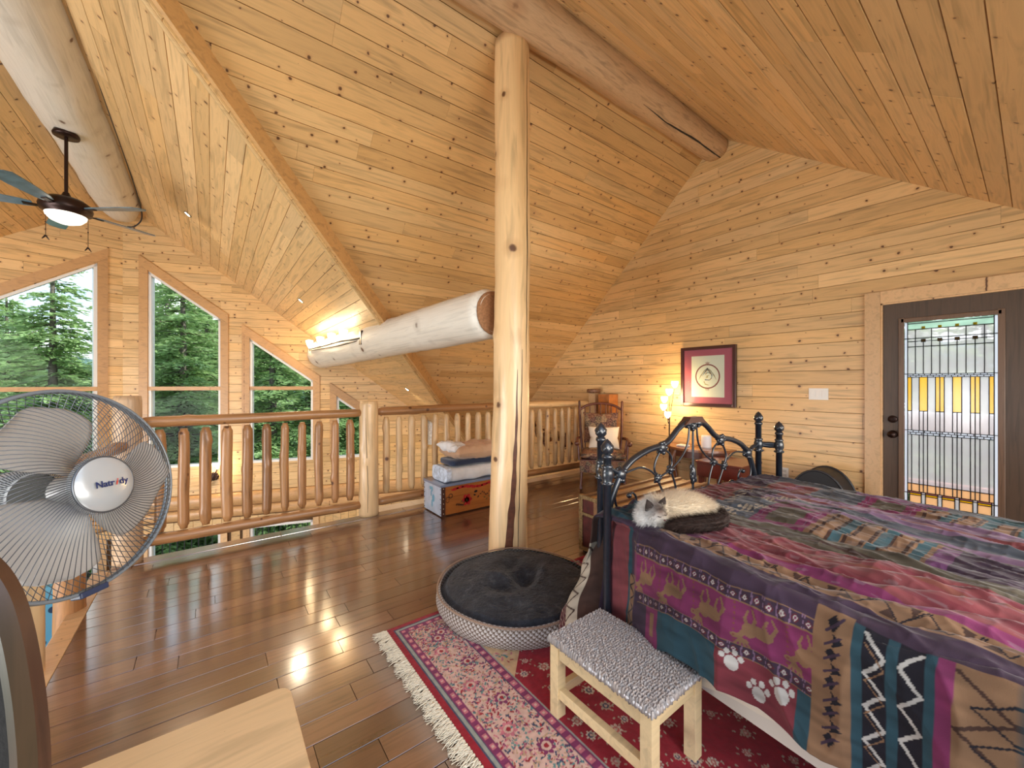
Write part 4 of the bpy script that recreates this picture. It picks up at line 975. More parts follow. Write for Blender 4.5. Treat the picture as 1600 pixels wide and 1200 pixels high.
# local frame of the cat: x to the right as seen from the camera, y away from it
cat = thing('cat', 'fluffy cream cat with dark ears and tail curled asleep on the bed', 'cat', (1.615, .945, .735), YAW - PI / 2 + .05)
cat.scale = (.86, .95, 1.0)
balls = [((.03, .02, .062), (.150, .105, .070), -.12), ((.10, .00, .050), (.105, .09, .060), -.3), ((-.075, .02, .055), (.085, .085, .062), 0), ((-.135, -.005, .050), (.062, .062, .050), 0),
         ((-.128, -.045, .058), (.050, .045, .044), .3), ((-.100, -.072, .046), (.024, .022, .020), 0), ((-.06, -.072, .026), (.07, .028, .022), -.2), ((-.17, -.01, .035), (.04, .05, .036), 0)]
def catcol(P):
    n = np.array([[.72, .60, .43]] * len(P), np.float32)
    t = np.clip((-P[:, 0] - .09) / .06, 0, 1)[:, None]; n = n * (1 - t) + np.array([.82, .80, .77]) * t
    d = np.linalg.norm((P - np.array([-.125, -.070, .080])) / np.array([.056, .058, .052]), axis=1); k = np.clip(1.25 - d, 0, 1)[:, None]; n = n * (1 - k * .95) + np.array([.085, .045, .03]) * k * .95
    low = np.clip((.03 - P[:, 2]) / .04, 0, .5)[:, None]; return n * (1 - low * .3)
me, co, nr, cc = remeshed('body', balls, .006, catcol)
link('body', me, CATM, cat)
ears = []
for (ex, ey, tilt) in ((-.165, -.058, -.45), (-.098, -.034, .30)):
    m = MB(); n_ = 10; base = [(.026 * math.cos(2 * PI * k / n_), .010 * math.sin(2 * PI * k / n_), 0) for k in range(n_)]; mid_ = [(.018 * math.cos(2 * PI * k / n_), .007 * math.sin(2 * PI * k / n_), .024) for k in range(n_)]
    m.add(base + mid_ + [(0, 0, .052)], [(k, (k + 1) % n_, n_ + (k + 1) % n_, n_ + k) for k in range(n_)] + [(n_ + k, n_ + (k + 1) % n_, 2 * n_) for k in range(n_)], True, Matrix.Translation((ex, ey, .082)) @ Matrix.Rotation(tilt, 4, 'Y') @ Matrix.Rotation(.25, 4, 'X'))
    m.build('ear', plain('dark_ear', (.025, .015, .012), .95), cat)
m = MB(); m.tube([(-.140, -.091, .060), (-.133, -.097, .058), (-.126, -.096, .059)], .0016, 6); m.tube([(-.110, -.095, .066), (-.103, -.095, .064), (-.097, -.090, .066)], .0016, 6); m.build('closed_eye', plain('eye_line', (.02, .012, .01), .6), cat)
MB().ball((-.112, -.102, .047), (.006, .004, .004), 10, 8).build('nose', plain('nose_leather', (.12, .05, .045), .5), cat)
# tail wrapped along the near side
tp = bez([(.175, .0, .045), (.195, -.060, .042), (.13, -.105, .036), (.03, -.112, .032), (-.05, -.108, .026), (-.085, -.100, .022)], 8)
tr_ = [float(np.interp(i / (len(tp) - 1), [0, .15, .5, .8, 1], [.020, .036, .032, .026, .008])) for i in range(len(tp))]
m = MB(); m.tube(tp, tr_, 14); TAILM = tint_mat('tail_fur', .95, .0, .3, 260); tl = m.build('tail', plain('dark_tail', (.028, .016, .012), .95, noise=.4, nscale=60), cat)
def fur(P, Nn, Cc, n, L, w_, seed, comb):
    rng = np.random.default_rng(seed); i = rng.integers(0, len(P), n); p = P[i] + rng.normal(0, .002, (n, 3)); nn = Nn[i]; d = nn * .5 + comb(p) + rng.normal(0, .28, (n, 3)); d /= np.linalg.norm(d, axis=1)[:, None]
    l = L * rng.uniform(.5, 1.2, (n, 1)); s = np.cross(d, nn); s /= np.linalg.norm(s, axis=1)[:, None] + 1e-6
    a = p - nn * .002 - s * w_; b = p - nn * .002 + s * w_; c = p + d * l; V = np.stack([a, b, c], 1).reshape(-1, 3); V[:, 2] = np.maximum(V[:, 2], -.004)
    C2 = np.repeat(Cc[i] * rng.uniform(.8, 1.15, (n, 1)), 3, 0); return V, np.arange(3 * n).reshape(-1, 3), C2
def face_clear(P): return np.linalg.norm((P - np.array([-.115, -.095, .058])) / np.array([.035, .03, .03]), axis=1) > 1
k = face_clear(co) & (co[:, 2] > -.02)
V, F, C2 = fur(co[k], nr[k], cc[k], 26000, .028, .0007, 4, lambda p: np.stack([np.where(p[:, 0] > -.08, .75, -.5), np.full(len(p), -.15), np.full(len(p), -.25)], 1))
o = link('fur', npmesh('fur', V, F, False, C2), CATM, cat); o['kind'] = 'stuff'
tv = np.array([tuple(v.co) for v in tl.data.vertices], np.float32); tn = np.array([tuple(v.normal) for v in tl.data.vertices], np.float32); idx = np.random.default_rng(2).integers(0, len(tv), 3000)
V, F, C2 = fur(tv[idx], tn[idx], np.full((3000, 3), (.038, .022, .017)), 12000, .032, .0008, 5, lambda p: np.stack([np.full(len(p), -1.0), np.zeros(len(p)), np.full(len(p), -.1)], 1))
o = link('fur', npmesh('fur', V, F, False, C2), TAILM, tl); o['kind'] = 'stuff'
# ---------------------------------------------------------------- rug
def persian():
    L_, W_ = 2.85, 2.20; res = .0036
    p = np.arange(0, 1.45 + res, res); q = np.arange(0, 1.75 + res, res)   # fine part that shows; p from the fringe end, q from the far long edge
    pt = Paint(p, q, (.75, .66, .52)); E_ = np.minimum(pt.P, pt.Q); A = np.where(pt.P < pt.Q, pt.Q, pt.P)
    red = (.30, .012, .025); navy = (.05, .06, .11); cream = (.60, .40, .33); pink = (.52, .16, .20); teal = (.10, .22, .22); plum = (.20, .03, .10)
    rng = np.random.default_rng(5)
    pt.C[:] = cream
    def flower(p0, q0, r, c1, c2, c3):
        n = 8
        for k in range(n):
            a = 2 * PI * k / n; pt.ell(p0 + r * .66 * math.cos(a), q0 + r * .66 * math.sin(a), r * .36, r * .24, c1, a)
        pt.ell(p0, q0, r * .55, r * .55, c2); pt.ell(p0, q0, r * .28, r * .28, c3)
    def leafy(p0, q0, r, c, a): pt.ell(p0, q0, r, r * .36, c, a)
    # main border ground with scattered florals
    m0, m1 = .085, .30
    for i in range(4600):
        if rng.random() < .5: a, b = rng.uniform(m0, m1), rng.uniform(m0, 1.75)
        else: a, b = rng.uniform(m0, 1.45), rng.uniform(m0, m1)
        if min(a, b) > m1 or min(a, b) < m0: continue
        leafy(a, b, rng.uniform(.005, .011), [pink, teal, plum, red, navy, (.45, .30, .18)][rng.integers(6)], rng.uniform(0, PI))
    for k in range(12):
        for (a, b) in (((m0 + m1) / 2 + .035 * (-1) ** k, .19 + k * .14), (.19 + k * .14, (m0 + m1) / 2 + .035 * (-1) ** k)):
            flower(a, b, .036, pink if k % 2 else plum, cream, red)
            for t in range(10):
                an = t / 10 * 4.6 + k; rr_ = .052 - .003 * t; pt.ell(a + rr_ * math.cos(an), b + rr_ * math.sin(an) + .05, .005, .005, teal)
    # field
    fm = E_ > .345
    pt.m(fm, red)
    pos = []
    for i in range(260):
        a, b = rng.uniform(.37, 1.45), rng.uniform(.37, 1.75)
        if any((a - x) ** 2 + (b - y) ** 2 < .055 ** 2 for x, y in pos): continue
        pos.append((a, b)); s_ = rng.uniform(.014, .026)
        flower(a, b, s_, [(.55, .42, .34), (.46, .32, .24), (.60, .52, .42)][rng.integers(3)], navy if rng.random() < .4 else (.45, .12, .10), cream)
        for t in range(6): pt.ell(a + .03 * math.cos(t + i), b + .03 * math.sin(t * 1.3 + i), .006, .003, (.42, .36, .26), t)
    # corner spandrel
    sp_ = fm & ((pt.P - .345) + (pt.Q - .345) < .34); pt.m(sp_, (.60, .40, .22))
    for i in range(120):
        a, b = rng.uniform(.35, .66), rng.uniform(.35, .66)
        if a + b - .69 < .30: leafy(a, b, rng.uniform(.008, .016), [red, teal, cream, pink, navy][rng.integers(5)], rng.uniform(0, PI))
    # guards
    def band(a, b, c): pt.m((E_ >= a) & (E_ < b), c)
    band(0, .028, red); band(.028, .034, navy); band(.034, .048, (.30, .32, .28)); band(.048, .052, navy)
    for (g0, g1, c) in ((.052, .085, plum), (.30, .335, plum)):
        band(g0, g1, c); mm = (E_ >= g0 + .006) & (E_ < g1 - .006) & ((A % .05) < .028); pt.m(mm, pink); mm = (E_ >= g0 + .012) & (E_ < g1 - .012) & ((A % .05) < .018) & ((A % .05) > .01); pt.m(mm, cream)
    band(.335, .345, (.30, .32, .28)); band(.298, .302, navy)
    pt.C *= (.82 + .3 * vnoise(pt.P, pt.Q, 60, 3))[..., None]
    X = .755 + pt.P; Y = 2.118 - pt.Q
    Z = .011 + .0012 * vnoise(pt.P, pt.Q, 90, 4)
    V = np.stack([X, Y, Z], -1).reshape(-1, 3)
    return npmesh('rug_pile', V, grid_faces(len(p), len(q))[:, ::-1], colors=pt.C.reshape(-1, 3))
rug = thing('rug', 'red persian rug with floral border and cream fringe beneath dog bed and stool', 'rug', (0, 0, 0))
RUGM = tint_mat('rug_wool', .95, .3, .6, 300)
link('pile', persian(), RUGM, rug)
m = MB(); m.box(.755, .30, .001, 2.20, 2.118, .0105); m.box(.755, -.1, .001, 3.5, .30, .011); m.box(2.20, .30, .001, 3.5, 2.118, .011); m.build('backing', plain('rug_field_red', (.26, .015, .03), .95, noise=.5, nscale=22), rug)
tas = []
for k in range(6):
    rng = random.Random(k); m = MB(); L = rng.uniform(.060, .085)
    for s_ in range(9):
        a = rng.uniform(-.45, .45); pts = [(0, rng.uniform(-.006, .006), .007)]
        for t in range(1, 5): pts.append((-L * t / 4 * rng.uniform(.85, 1.05), pts[-1][1] + math.sin(a) * L / 4 + rng.uniform(-.004, .004), max(.0035, .012 - .002 * t + rng.uniform(-.002, .008))))
        m.tube(pts, [.0026, .0024, .0022, .002, .001], 5)
    m.ball((-.008, 0, .009), (.008, .006, .006), 8, 6)
    me = m.mesh('tassel'); me.materials.append(plain('fringe_cotton', (.72, .66, .52), .95, noise=.15, nscale=90) if k == 0 else tas[0].materials[0]); tas.append(me)
yy = 2.11; k = 0
while yy > .9:
    o = link('tassel', tas[k % 6], None, rug, (.757, yy, 0), (0, 0, random.Random(k).uniform(-.25, .25))); yy -= .0175; k += 1

# ---------------------------------------------------------------- dog bed
DB = (1.50, 1.93); DR = .475
db = thing('dog_bed', 'round charcoal fleece dog bed with woven brown and white rim', 'dog bed', (DB[0], DB[1], .012), .6)
def dog_top():
    nr_, na = 110, 260; V = []
    for i in range(nr_ + 1):
        t = i / nr_
        for j in range(na):
            a = 2 * PI * j / na; r = t * (DR - .004); x, y = r * math.cos(a), r * math.sin(a)
            z = .118 + .035 * (1 - t ** 2) - .05 * max(0, t - .90) / .10 * (t > .90)
            z -= .075 * math.exp(-(((x - .02) / .10) ** 2 + ((y + .04) / .085) ** 2)) + .034 * math.exp(-(((x - .16) / .10) ** 2 + ((y - .10) / .05) ** 2)) + .030 * math.exp(-(((x + .14) / .06) ** 2 + ((y - .03) / .12) ** 2))
            z += .018 * math.exp(-(((x - .08) / .16) ** 2 + ((y + .13) / .03) ** 2)) + .016 * math.exp(-(((x + .02) / .03) ** 2 + ((y - .12) / .12) ** 2))
            z += .012 * mnoise.noise(Vector((x * 7, y * 7, 1))) + .0035 * mnoise.noise(Vector((x * 60, y * 60, 2))) + .0018 * mnoise.noise(Vector((x * 150, y * 150, 5)))
            V.append((x, y, z))
    return npmesh('cushion', V, grid_faces(nr_ + 1, na, False, True))
mfl, nt, b = new_mat('charcoal_fleece'); t = N(nt, 'ShaderNodeTexCoord'); z = N(nt, 'ShaderNodeTexNoise'); z.inputs['Scale'].default_value = 16; z.inputs['Detail'].default_value = 8; z.inputs['Roughness'].default_value = .7; nt.links.new(t.outputs['Object'], z.inputs['Vector'])
z2 = N(nt, 'ShaderNodeTexNoise'); z2.inputs['Scale'].default_value = 4; nt.links.new(t.outputs['Object'], z2.inputs['Vector'])
c_ = ramp(nt, z.outputs[0], [(.35, (.008, .009, .014)), (.56, (.022, .026, .036)), (.70, (.075, .078, .088)), (.8, (.20, .19, .19))]); c2 = mixc(nt, ramp(nt, z2.outputs[0], [(.45, (0, 0, 0)), (.7, (.22, .22, .22))]), c_, (.045, .03, .022)); nt.links.new(c2, b.inputs['Base Color']); b.inputs['Roughness'].default_value = .95; b.inputs['Sheen Weight'].default_value = .15; b.inputs['Sheen Roughness'].default_value = .4
z3 = N(nt, 'ShaderNodeTexNoise'); z3.inputs['Scale'].default_value = 130; nt.links.new(t.outputs['Object'], z3.inputs['Vector']); bump(nt, b, z3.outputs[0], .8, .006)
link('cushion', dog_top(), mfl, db)
def rim():
    nz_, na = 22, 420; V = []; C = []
    for i in range(nz_ + 1):
        t = i / nz_; zz = t * .118; r = DR - .02 + .034 * math.sin(PI * (t * .86 + .07))
        for j in range(na):
            a = 2 * PI * j / na; V.append((r * math.cos(a), r * math.sin(a), zz + .004 * math.sin(a * 5) * t)); u = (i // 2); w_ = (j + (u % 2) * 2) % 4
            C.append((.62, .58, .54) if (w_ < 2 and i % 2 == 0) or (w_ == 0) else (.13, .085, .06))
    return npmesh('rim', V, grid_faces(nz_ + 1, na, False, True), colors=np.array(C))
link('rim', rim(), tint_mat('woven_rim', .9, .1, .4, 250), db)
pip = [( (DR + .006) * math.cos(2 * PI * k / 90), (DR + .006) * math.sin(2 * PI * k / 90), .119 + .004 * math.sin(2 * PI * k / 90 * 5)) for k in range(90)]
MB().tube(pip, .005, 6, closed=True).build('piping', plain('tan_piping', (.30, .20, .14), .9), db)

# ---------------------------------------------------------------- step stool
st = thing('step_stool', 'pale pine step stool with grey carpeted top beside the bed', 'step stool', (1.092, .722, .0))
SW, SD, SH = .305, .465, .322
M_['newpine'] = wood('new_pine_lumber', (.78, .60, .34), (.74, .56, .30), krad=.05, grain=.22, kscale=7, rough=.5, coat=0, halo=(.6, .38, .18))
for (x, y) in ((0, 0), (SW - .044, 0), (0, SD - .044), (SW - .044, SD - .044)):
    MB().box(x, y, .012, x + .044, y + .044, SH - .018, bev=.002).build('leg', M_['newpine'], st)
MB().box(.044, .006, SH - .075, SW - .044, .030, SH - .018, bev=.0015).build('apron', M_['newpine'], st)
MB().box(.044, SD - .030, SH - .075, SW - .044, SD - .006, SH - .018, bev=.0015).build('apron', M_['newpine'], st)
MB().box(.006, .044, SH - .075, .030, SD - .044, SH - .018, bev=.0015).build('apron', M_['newpine'], st)
MB().box(SW - .030, .044, SH - .075, SW - .006, SD - .044, SH - .018, bev=.0015).build('apron', M_['newpine'], st)
MB().box(.008, .044, .09, .036, SD - .044, .128, bev=.0015).build('stretcher', M_['newpine'], st)
MB().box(.044, SD - .036, .09, SW - .044, SD - .010, .128, bev=.0015).build('stretcher', M_['newpine'], st)
MB().box(-.004, -.004, SH - .018, SW + .004, SD + .004, SH - .003).build('top_board', M_['newpine'], st)
def carpet():
    nx, ny = 150, 220; V = []; C = []; rng = np.random.default_rng(1)
    for i in range(nx + 1):
        for j in range(ny + 1):
            x = -.010 + (SW + .02) * i / nx; y = -.010 + (SD + .02) * j / ny; e_ = min(i, nx - i, j, ny - j)
            n_ = mnoise.noise(Vector((x * 110, y * 260, 0))); n2_ = mnoise.noise(Vector((x * 240, y * 420, 4))); row = .5 + .5 * math.sin(y * 2 * PI / .0105 + 1.2 * mnoise.noise(Vector((x * 30, y * 20, 9))))
            zz = SH + .004 + .0065 * n_ + .0050 * n2_ + .004 * row
            if e_ < 3: zz -= (3 - e_) ** 2 * .0026; x += .003 * n2_; y += .003 * n_
            V.append((x, y, zz)); g_ = .27 + .26 * n_ + .26 * n2_ + .10 * row; warm = mnoise.noise(Vector((x * 60, y * 90, 7)))
            C.append((g_ * (1.10 + .12 * warm), g_ * .99, g_ * (.90 - .08 * warm) + .01))
    return npmesh('carpet', V, grid_faces(nx + 1, ny + 1), colors=np.clip(np.array(C), .05, 1))
o = link('carpet', carpet(), tint_mat('grey_loop_carpet', 1.0, .0, .2, 500), st); md = o.modifiers.new('thick', 'SOLIDIFY'); md.thickness = .006
def fuzz():
    rng = random.Random(3); m = MB()
    for k in range(46):
        s_ = rng.choice((0, 1)); 
        p = (-.008, rng.uniform(.0, SD * .6), SH - .006) if s_ else (rng.uniform(0, SW), -.008, SH - .006)
        m.ball(p, (rng.uniform(.003, .006), rng.uniform(.003, .006), rng.uniform(.003, .007)), 6, 4)
    o = m.build('yarn_tuft', plain('yarn_tufts', (.62, .60, .60), .95), st); o['kind'] = 'stuff'
fuzz()

# ---------------------------------------------------------------- pale bench and dark chair at the left
bn = thing('bench', 'low pale pine bench with rounded corner in the near foreground', 'bench', (-.42, .86, 0))
def rrect(x0, y0, x1, y1, r, n=6):
    P = []
    for (cx, cy, a0) in ((x1 - r, y1 - r, 0), (x0 + r, y1 - r, PI / 2), (x0 + r, y0 + r, PI), (x1 - r, y0 + r, 1.5 * PI)):
        for k in range(n + 1): a = a0 + PI / 2 * k / n; P.append((cx + r * math.cos(a), cy + r * math.sin(a)))
    return P
m = MB(); m.prism(rrect(0, 0, .605, .478, .035), .415, .448); m.prism(rrect(.003, .003, .602, .475, .033), .448, .4515); m.build('seat', wood('pale_bench_wood', (.66, .46, .25), (.64, .44, .24), krad=.02, grain=.25, rough=.35, coat=.4), bn)
for (x, y) in ((.04, .04), (.53, .04), (.04, .40), (.53, .40)): MB().box(x, y, 0, x + .04, y + .04, .415, bev=.003).build('leg', M_['pale_trim'], bn)
MB().box(.05, .05, .36, .555, .07, .415).build('apron', M_['pale_trim'], bn); MB().box(.05, .41, .36, .555, .43, .415).build('apron', M_['pale_trim'], bn)

# dark chair: back plane faces the camera's left; built in camera-aligned floor frame
ch = thing('dining_chair', 'dark brown curved back chair cropped at the left edge', 'chair', (0, 0, 0), YAW - PI / 2)
cw = wood('dark_chair_wood', (.065, .030, .016), (.065, .030, .016), knots=False, grain=.35, rough=.3, coat=.6, axis='z', gvec=(2, 20, 20))
def stile(sgn):
    # outer edge x as the photograph shows it, mirrored about x = -.90
    pts = [(-.720, 1.112), (-.700, 1.092), (-.684, 1.068), (-.672, 1.040), (-.660, .995), (-.650, .940), (-.643, .885), (-.638, .80), (-.640, .62), (-.650, .45), (-.655, .0)]
    V = []; m = MB(); wd = .036
    pr = bez([(x - .034, 0, z - .018) for x, z in pts], 4); sec = []
    for i, p in enumerate(pr):
        q = pr[min(i + 1, len(pr) - 1)] - pr[max(i - 1, 0)]; q.normalize(); nx_ = Vector((q.z, 0, -q.x)); nx_ = nx_ if nx_.x < 0 else -nx_
        a = p; bb = p + nx_ * wd
        for (c, dy) in ((a, .004), (a, .020), (bb, .022), (bb, 0), ((a + bb) / 2, -.005)):
            X = c.x if sgn > 0 else -1.80 - c.x; sec.append((X, .56 + dy, c.z))
    n = 5; F = [(i * n + k, i * n + (k + 1) % n, (i + 1) * n + (k + 1) % n, (i + 1) * n + k) for i in range(len(pr) - 1) for k in range(n)] + [tuple(range(n)), tuple(range(len(sec) - n, len(sec)))]
    m.add(sec, F, False); return m.build('stile', cw, ch)
stile(1); stile(-1)
m = MB(); pr = bez([(-.774, .577, 1.083), (-.81, .577, 1.105), (-.90, .577, 1.112), (-.99, .577, 1.105), (-1.048, .577, 1.083)], 6); m.tube(pr, [.017] * len(pr), 10); m.build('top_rail', cw, ch)
m = MB(); P = [(-.797, 1.065), (-.750, 1.01), (-.734, .94), (-.722, .86), (-.718, .60), (-1.104, .60), (-1.100, .86), (-1.088, .94), (-1.072, 1.01), (-1.025, 1.065), (-.90, 1.09)]
m.add([(x, .572, z) for x, z in P] + [(x, .592, z) for x, z in P], [tuple(range(len(P))), tuple(range(len(P), 2 * len(P)))[::-1]] + [(i, (i + 1) % len(P), len(P) + (i + 1) % len(P), len(P) + i) for i in range(len(P))])
m.build('back_panel', plain('black_leather', (.010, .008, .007), .9, coat=.0, bmp=.2, nscale=80), ch)
MB().box(-1.13, .12, .43, -.67, .575, .48, bev=.012).build('seat', plain('black_leather_seat', (.012, .009, .008), .4), ch)
for x in (-1.11, -.71): MB().box(x, .13, 0, x + .035, .165, .43).build('leg', cw, ch)
# ---------------------------------------------------------------- standing fan (x' axis of its head points at the viewer's right)
def cam2w(x, y_up, d):
    F = Vector((math.cos(YAW), math.sin(YAW), 0)); R_ = Vector((F.y, -F.x, 0)); return F * d + R_ * x + Vector((0, 0, 1.34 + y_up))
hc = cam2w(-.985, -.238, .89); hn = (cam2w(-.985 + .979, -.238 + .193, .89 - .079) - hc).normalized()
fan = thing('standing_fan', 'white bladed pedestal fan with wire cage in the left foreground', 'fan', (hc.x, hc.y, 0))
zax = Vector((0, 0, 1)); hx = zax.cross(hn).normalized(); hy = hn.cross(hx)
HM = Matrix((hx, hy, hn)).transposed().to_4x4(); HM.translation = Vector((0, 0, hc.z))
M_['steel'] = plain('grey_wire', (.13, .14, .155), .35, .7)
M_['fanrim'] = plain('grey_rim', (.20, .23, .26), .35, .4)
R0 = .225
def ringpts(r, z, n=96): return [(r * math.cos(2 * PI * k / n), r * math.sin(2 * PI * k / n), z) for k in range(n)]
m = MB(); m.tube(ringpts(R0, .006), .0042, 8, M=HM, closed=True); m.tube(ringpts(R0, -.006), .0042, 8, M=HM, closed=True); m.build('cage_rim', M_['fanrim'], fan)
def grille(name, dep, r_in, n, sw, sgn):
    m = MB()
    for k in range(n):
        a = 2 * PI * k / n; pts = []
        for i in range(9):
            t = i / 8; r = r_in + (R0 - r_in) * t; z = sgn * (.006 + dep * (1 - (t ** 2.6))); aa = a + sw * t; pts.append((r * math.cos(aa), r * math.sin(aa), z))
        m.tube(pts, .0009, 4, cap=False, M=HM)
    o = m.build(name, M_['steel'], fan); o['kind'] = 'stuff'; return o
grille('front_wires', .075, .055, 104, .55, 1); grille('back_wires', .085, .050, 88, .35, -1)
m = MB(); m.tube(ringpts(.060, .081), .003, 6, M=HM, closed=True); m.build('wire_ring', M_['steel'], fan)
MB().lathe([(.064, .070), (.063, .080), (.056, .086), (.035, .092), (0, .094)], 40, M=HM, cap=False).build('badge', plain('badge_silver', (.40, .41, .41), .25, .2, coat=.8), fan)
def text(body, size, mat, parent, M, name, shear=0.0, extrude=.0006):
    c = bpy.data.curves.new(name, 'FONT'); c.body = body; c.size = size; c.extrude = extrude; c.shear = shear; c.align_x = 'LEFT'; c.offset = size * .014
    o = bpy.data.objects.new(name, c); col.objects.link(o); dg = bpy.context.evaluated_depsgraph_get(); me = bpy.data.meshes.new_from_object(o.evaluated_get(dg)); w_ = max(v.co.x for v in me.vertices); bpy.data.objects.remove(o)
    me.transform(M); return link(name, me, mat, parent), w_
navy_ = plain('navy_print', (.01, .02, .09), .4); red_ = plain('red_print', (.50, .04, .02), .4)
TM = HM @ Matrix.Translation((0, 0, .098)) @ Matrix.Rotation(-.02, 4, 'Z')
x = -.031
for s_, mt, sh in (('Natr', navy_, 0), ('i', red_, .3), ('dy', navy_, 0)):
    _, w_ = text(s_, .0195, mt, fan, TM @ Matrix.Translation((x, -.006, 0)), 'lettering', sh); x += w_ + .0012
# three translucent paddle blades
bm_, nt, b = new_mat('frosted_blade'); b.inputs['Base Color'].default_value = (.46, .43, .40, 1); b.inputs['Roughness'].default_value = .3; b.inputs['Alpha'].default_value = 1
tr = N(nt, 'ShaderNodeBsdfTranslucent'); tr.inputs[0].default_value = (.50, .47, .43, 1); mxs = N(nt, 'ShaderNodeMixShader'); mxs.inputs[0].default_value = .35
nt.links.new(b.outputs[0], mxs.inputs[1]); nt.links.new(tr.outputs[0], mxs.inputs[2]); nt.links.new(mxs.outputs[0], nt.nodes['Material Output'].inputs[0])
for k in range(3):
    a0 = math.radians((62, 182, 302)[k] + 38); V = []; nr_, na = 16, 18
    for i in range(nr_ + 1):
        t = i / nr_; r = .030 + .168 * t; half = .36 + .44 * math.sin(PI * min(1, t * .62 + .14)) - .20 * max(0, t - .8) / .2
        if t > .82: half *= math.sqrt(max(.02, 1 - ((t - .82) / .19) ** 2))
        for j in range(na + 1):
            s_ = j / na * 2 - 1; a = a0 + s_ * half + .16 * t; V.append((r * math.cos(a), r * math.sin(a), .012 + .034 * s_ * (1 - .35 * t)))
    o = link('blade', mesh('blade', [HM @ Vector(v) for v in V], [tuple(f) for f in grid_faces(nr_ + 1, na + 1)], True), bm_, fan); md = o.modifiers.new('t', 'SOLIDIFY'); md.thickness = .0016
MB().lathe([(.034, -.02), (.036, .03), (.030, .042), (0, .046)], 28, M=HM, cap=False).build('blade_hub', plain('hub_grey', (.45, .44, .42), .3), fan)
MB().lathe([(0, -.235), (.035, -.232), (.058, -.205), (.066, -.15), (.066, -.10), (.052, -.088)], 30, M=HM, cap=False).build('motor_housing', plain('fan_white', (.62, .63, .62), .35), fan)
m = MB(); m.tube([(0, 0, 0), (0, 0, hc.z - .16)], [.013, .011], 14, M=Matrix.Translation(tuple(-Vector((hn.x, hn.y, 0)) * .15))); m.build('pole', plain('fan_pole', (.50, .52, .54), .3, .6), fan)
m = MB(); m.box(-.04, -.045, hc.z - .20, .04, .045, hc.z - .05, bev=.012, M=Matrix.Translation(tuple(-Vector((hn.x, hn.y, 0)) * .15))); m.build('control_box', plain('fan_white_box', (.62, .63, .62), .35), fan)
m = MB(); m.lathe([(.20, .0), (.20, .012), (.17, .028), (.05, .045), (.03, .09), (0.0, .09)], 40, M=Matrix.Translation(tuple(-Vector((hn.x, hn.y, 0)) * .15))); m.build('base', plain('fan_base', (.55, .56, .56), .4), fan)
m = MB(); m.box(-.028, -R0 - .010, -.014, .028, -R0 + .004, .014, bev=.003, M=HM); m.build('cage_clip', plain('clip_navy', (.02, .03, .07), .4), fan)

# ---------------------------------------------------------------- ceiling fan hanging from the great room ridge log
CF = (-1.05, 5.33); ZM = 2.93
cf = thing('ceiling_fan', 'five bladed slate blue ceiling fan with light hanging from the ridge log', 'ceiling fan', (CF[0], CF[1], ZM), 0)
MB().lathe([(.0, .655), (.085, .655), (.09, .67), (.075, .71), (.02, .73)], 28).build('canopy', M_['bronze'], cf)
MB().tube([(0, 0, .09), (0, 0, .67)], .013, 12).build('down_rod', M_['bronze'], cf)
MB().lathe([(.02, .15), (.035, .11), (.05, .10), (.12, .085), (.165, .05), (.175, .01), (.165, -.03), (.13, -.05), (.13, -.06)], 36).build('motor', M_['bronze'], cf)
MB().lathe([(.135, -.055), (.13, -.075), (.10, -.11), (.055, -.13), (0, -.136)], 32, cap=False).build('light_bowl', plain('frosted_bowl', (.85, .83, .78), .4, emis=(1, .88, .70), es=.9), cf)
blade_m = plain('slate_blue_blade', (.085, .155, .21), .3, noise=.3, nscale=12, coat=.5)
for k, dg_ in enumerate((35, -37, -109, 179, 107)):
    a = math.radians(dg_); Mx = Matrix.Rotation(a, 4, 'Z')
    mm = MB(); P = [(.20, -.035), (.26, -.05), (.50, -.068), (.655, -.066), (.69, -.02), (.69, .04), (.655, .07), (.50, .068), (.26, .05), (.20, .035)]
    mm.prism(P, -.004, .004, M=Mx @ Matrix.Rotation(.20, 4, 'X')); bl = mm.build('blade', blade_m, cf)
    i_ = MB(); i_.box(.13, -.018, -.012, .26, .018, -.004, M=Mx @ Matrix.Rotation(.20, 4, 'X')); i_.build('blade_iron', M_['bronze'], bl)
for (x, y, l) in ((-.12, -.02, .22), (.13, .05, .26)):
    m = MB(); m.tube([(x, y, -.05), (x, y, -.05 - l)], .0022, 5); m.ball((x, y, -.05 - l * .45), .006, 8, 6)
    m.tube([(x, y, -.05 - l), (x + .02, y + .01, -.085 - l)], [.008, .003], 6); m.tube([(x, y, -.05 - l), (x - .02, y - .01, -.085 - l)], [.008, .003], 6); m.build('pull_chain', M_['bronze'], cf)
# black cord along the ridge log, ending in a loop by the prow
pts = bez([(RX + .345, 3.0, 3.79), (RX + .325, 4.6, 3.79), (RX + .305, 6.2, 3.80), (RX + .275, 7.4, 3.80), (RX + .26, 7.72, 3.70), (RX + .18, 7.80, 3.60), (RX + .10, 7.82, 3.58)], 8)
tag(MB().tube(pts, .009, 6).build('power_cord', M_['dark'], None), 'black cord running along the great room ridge log to its far end', 'cord')
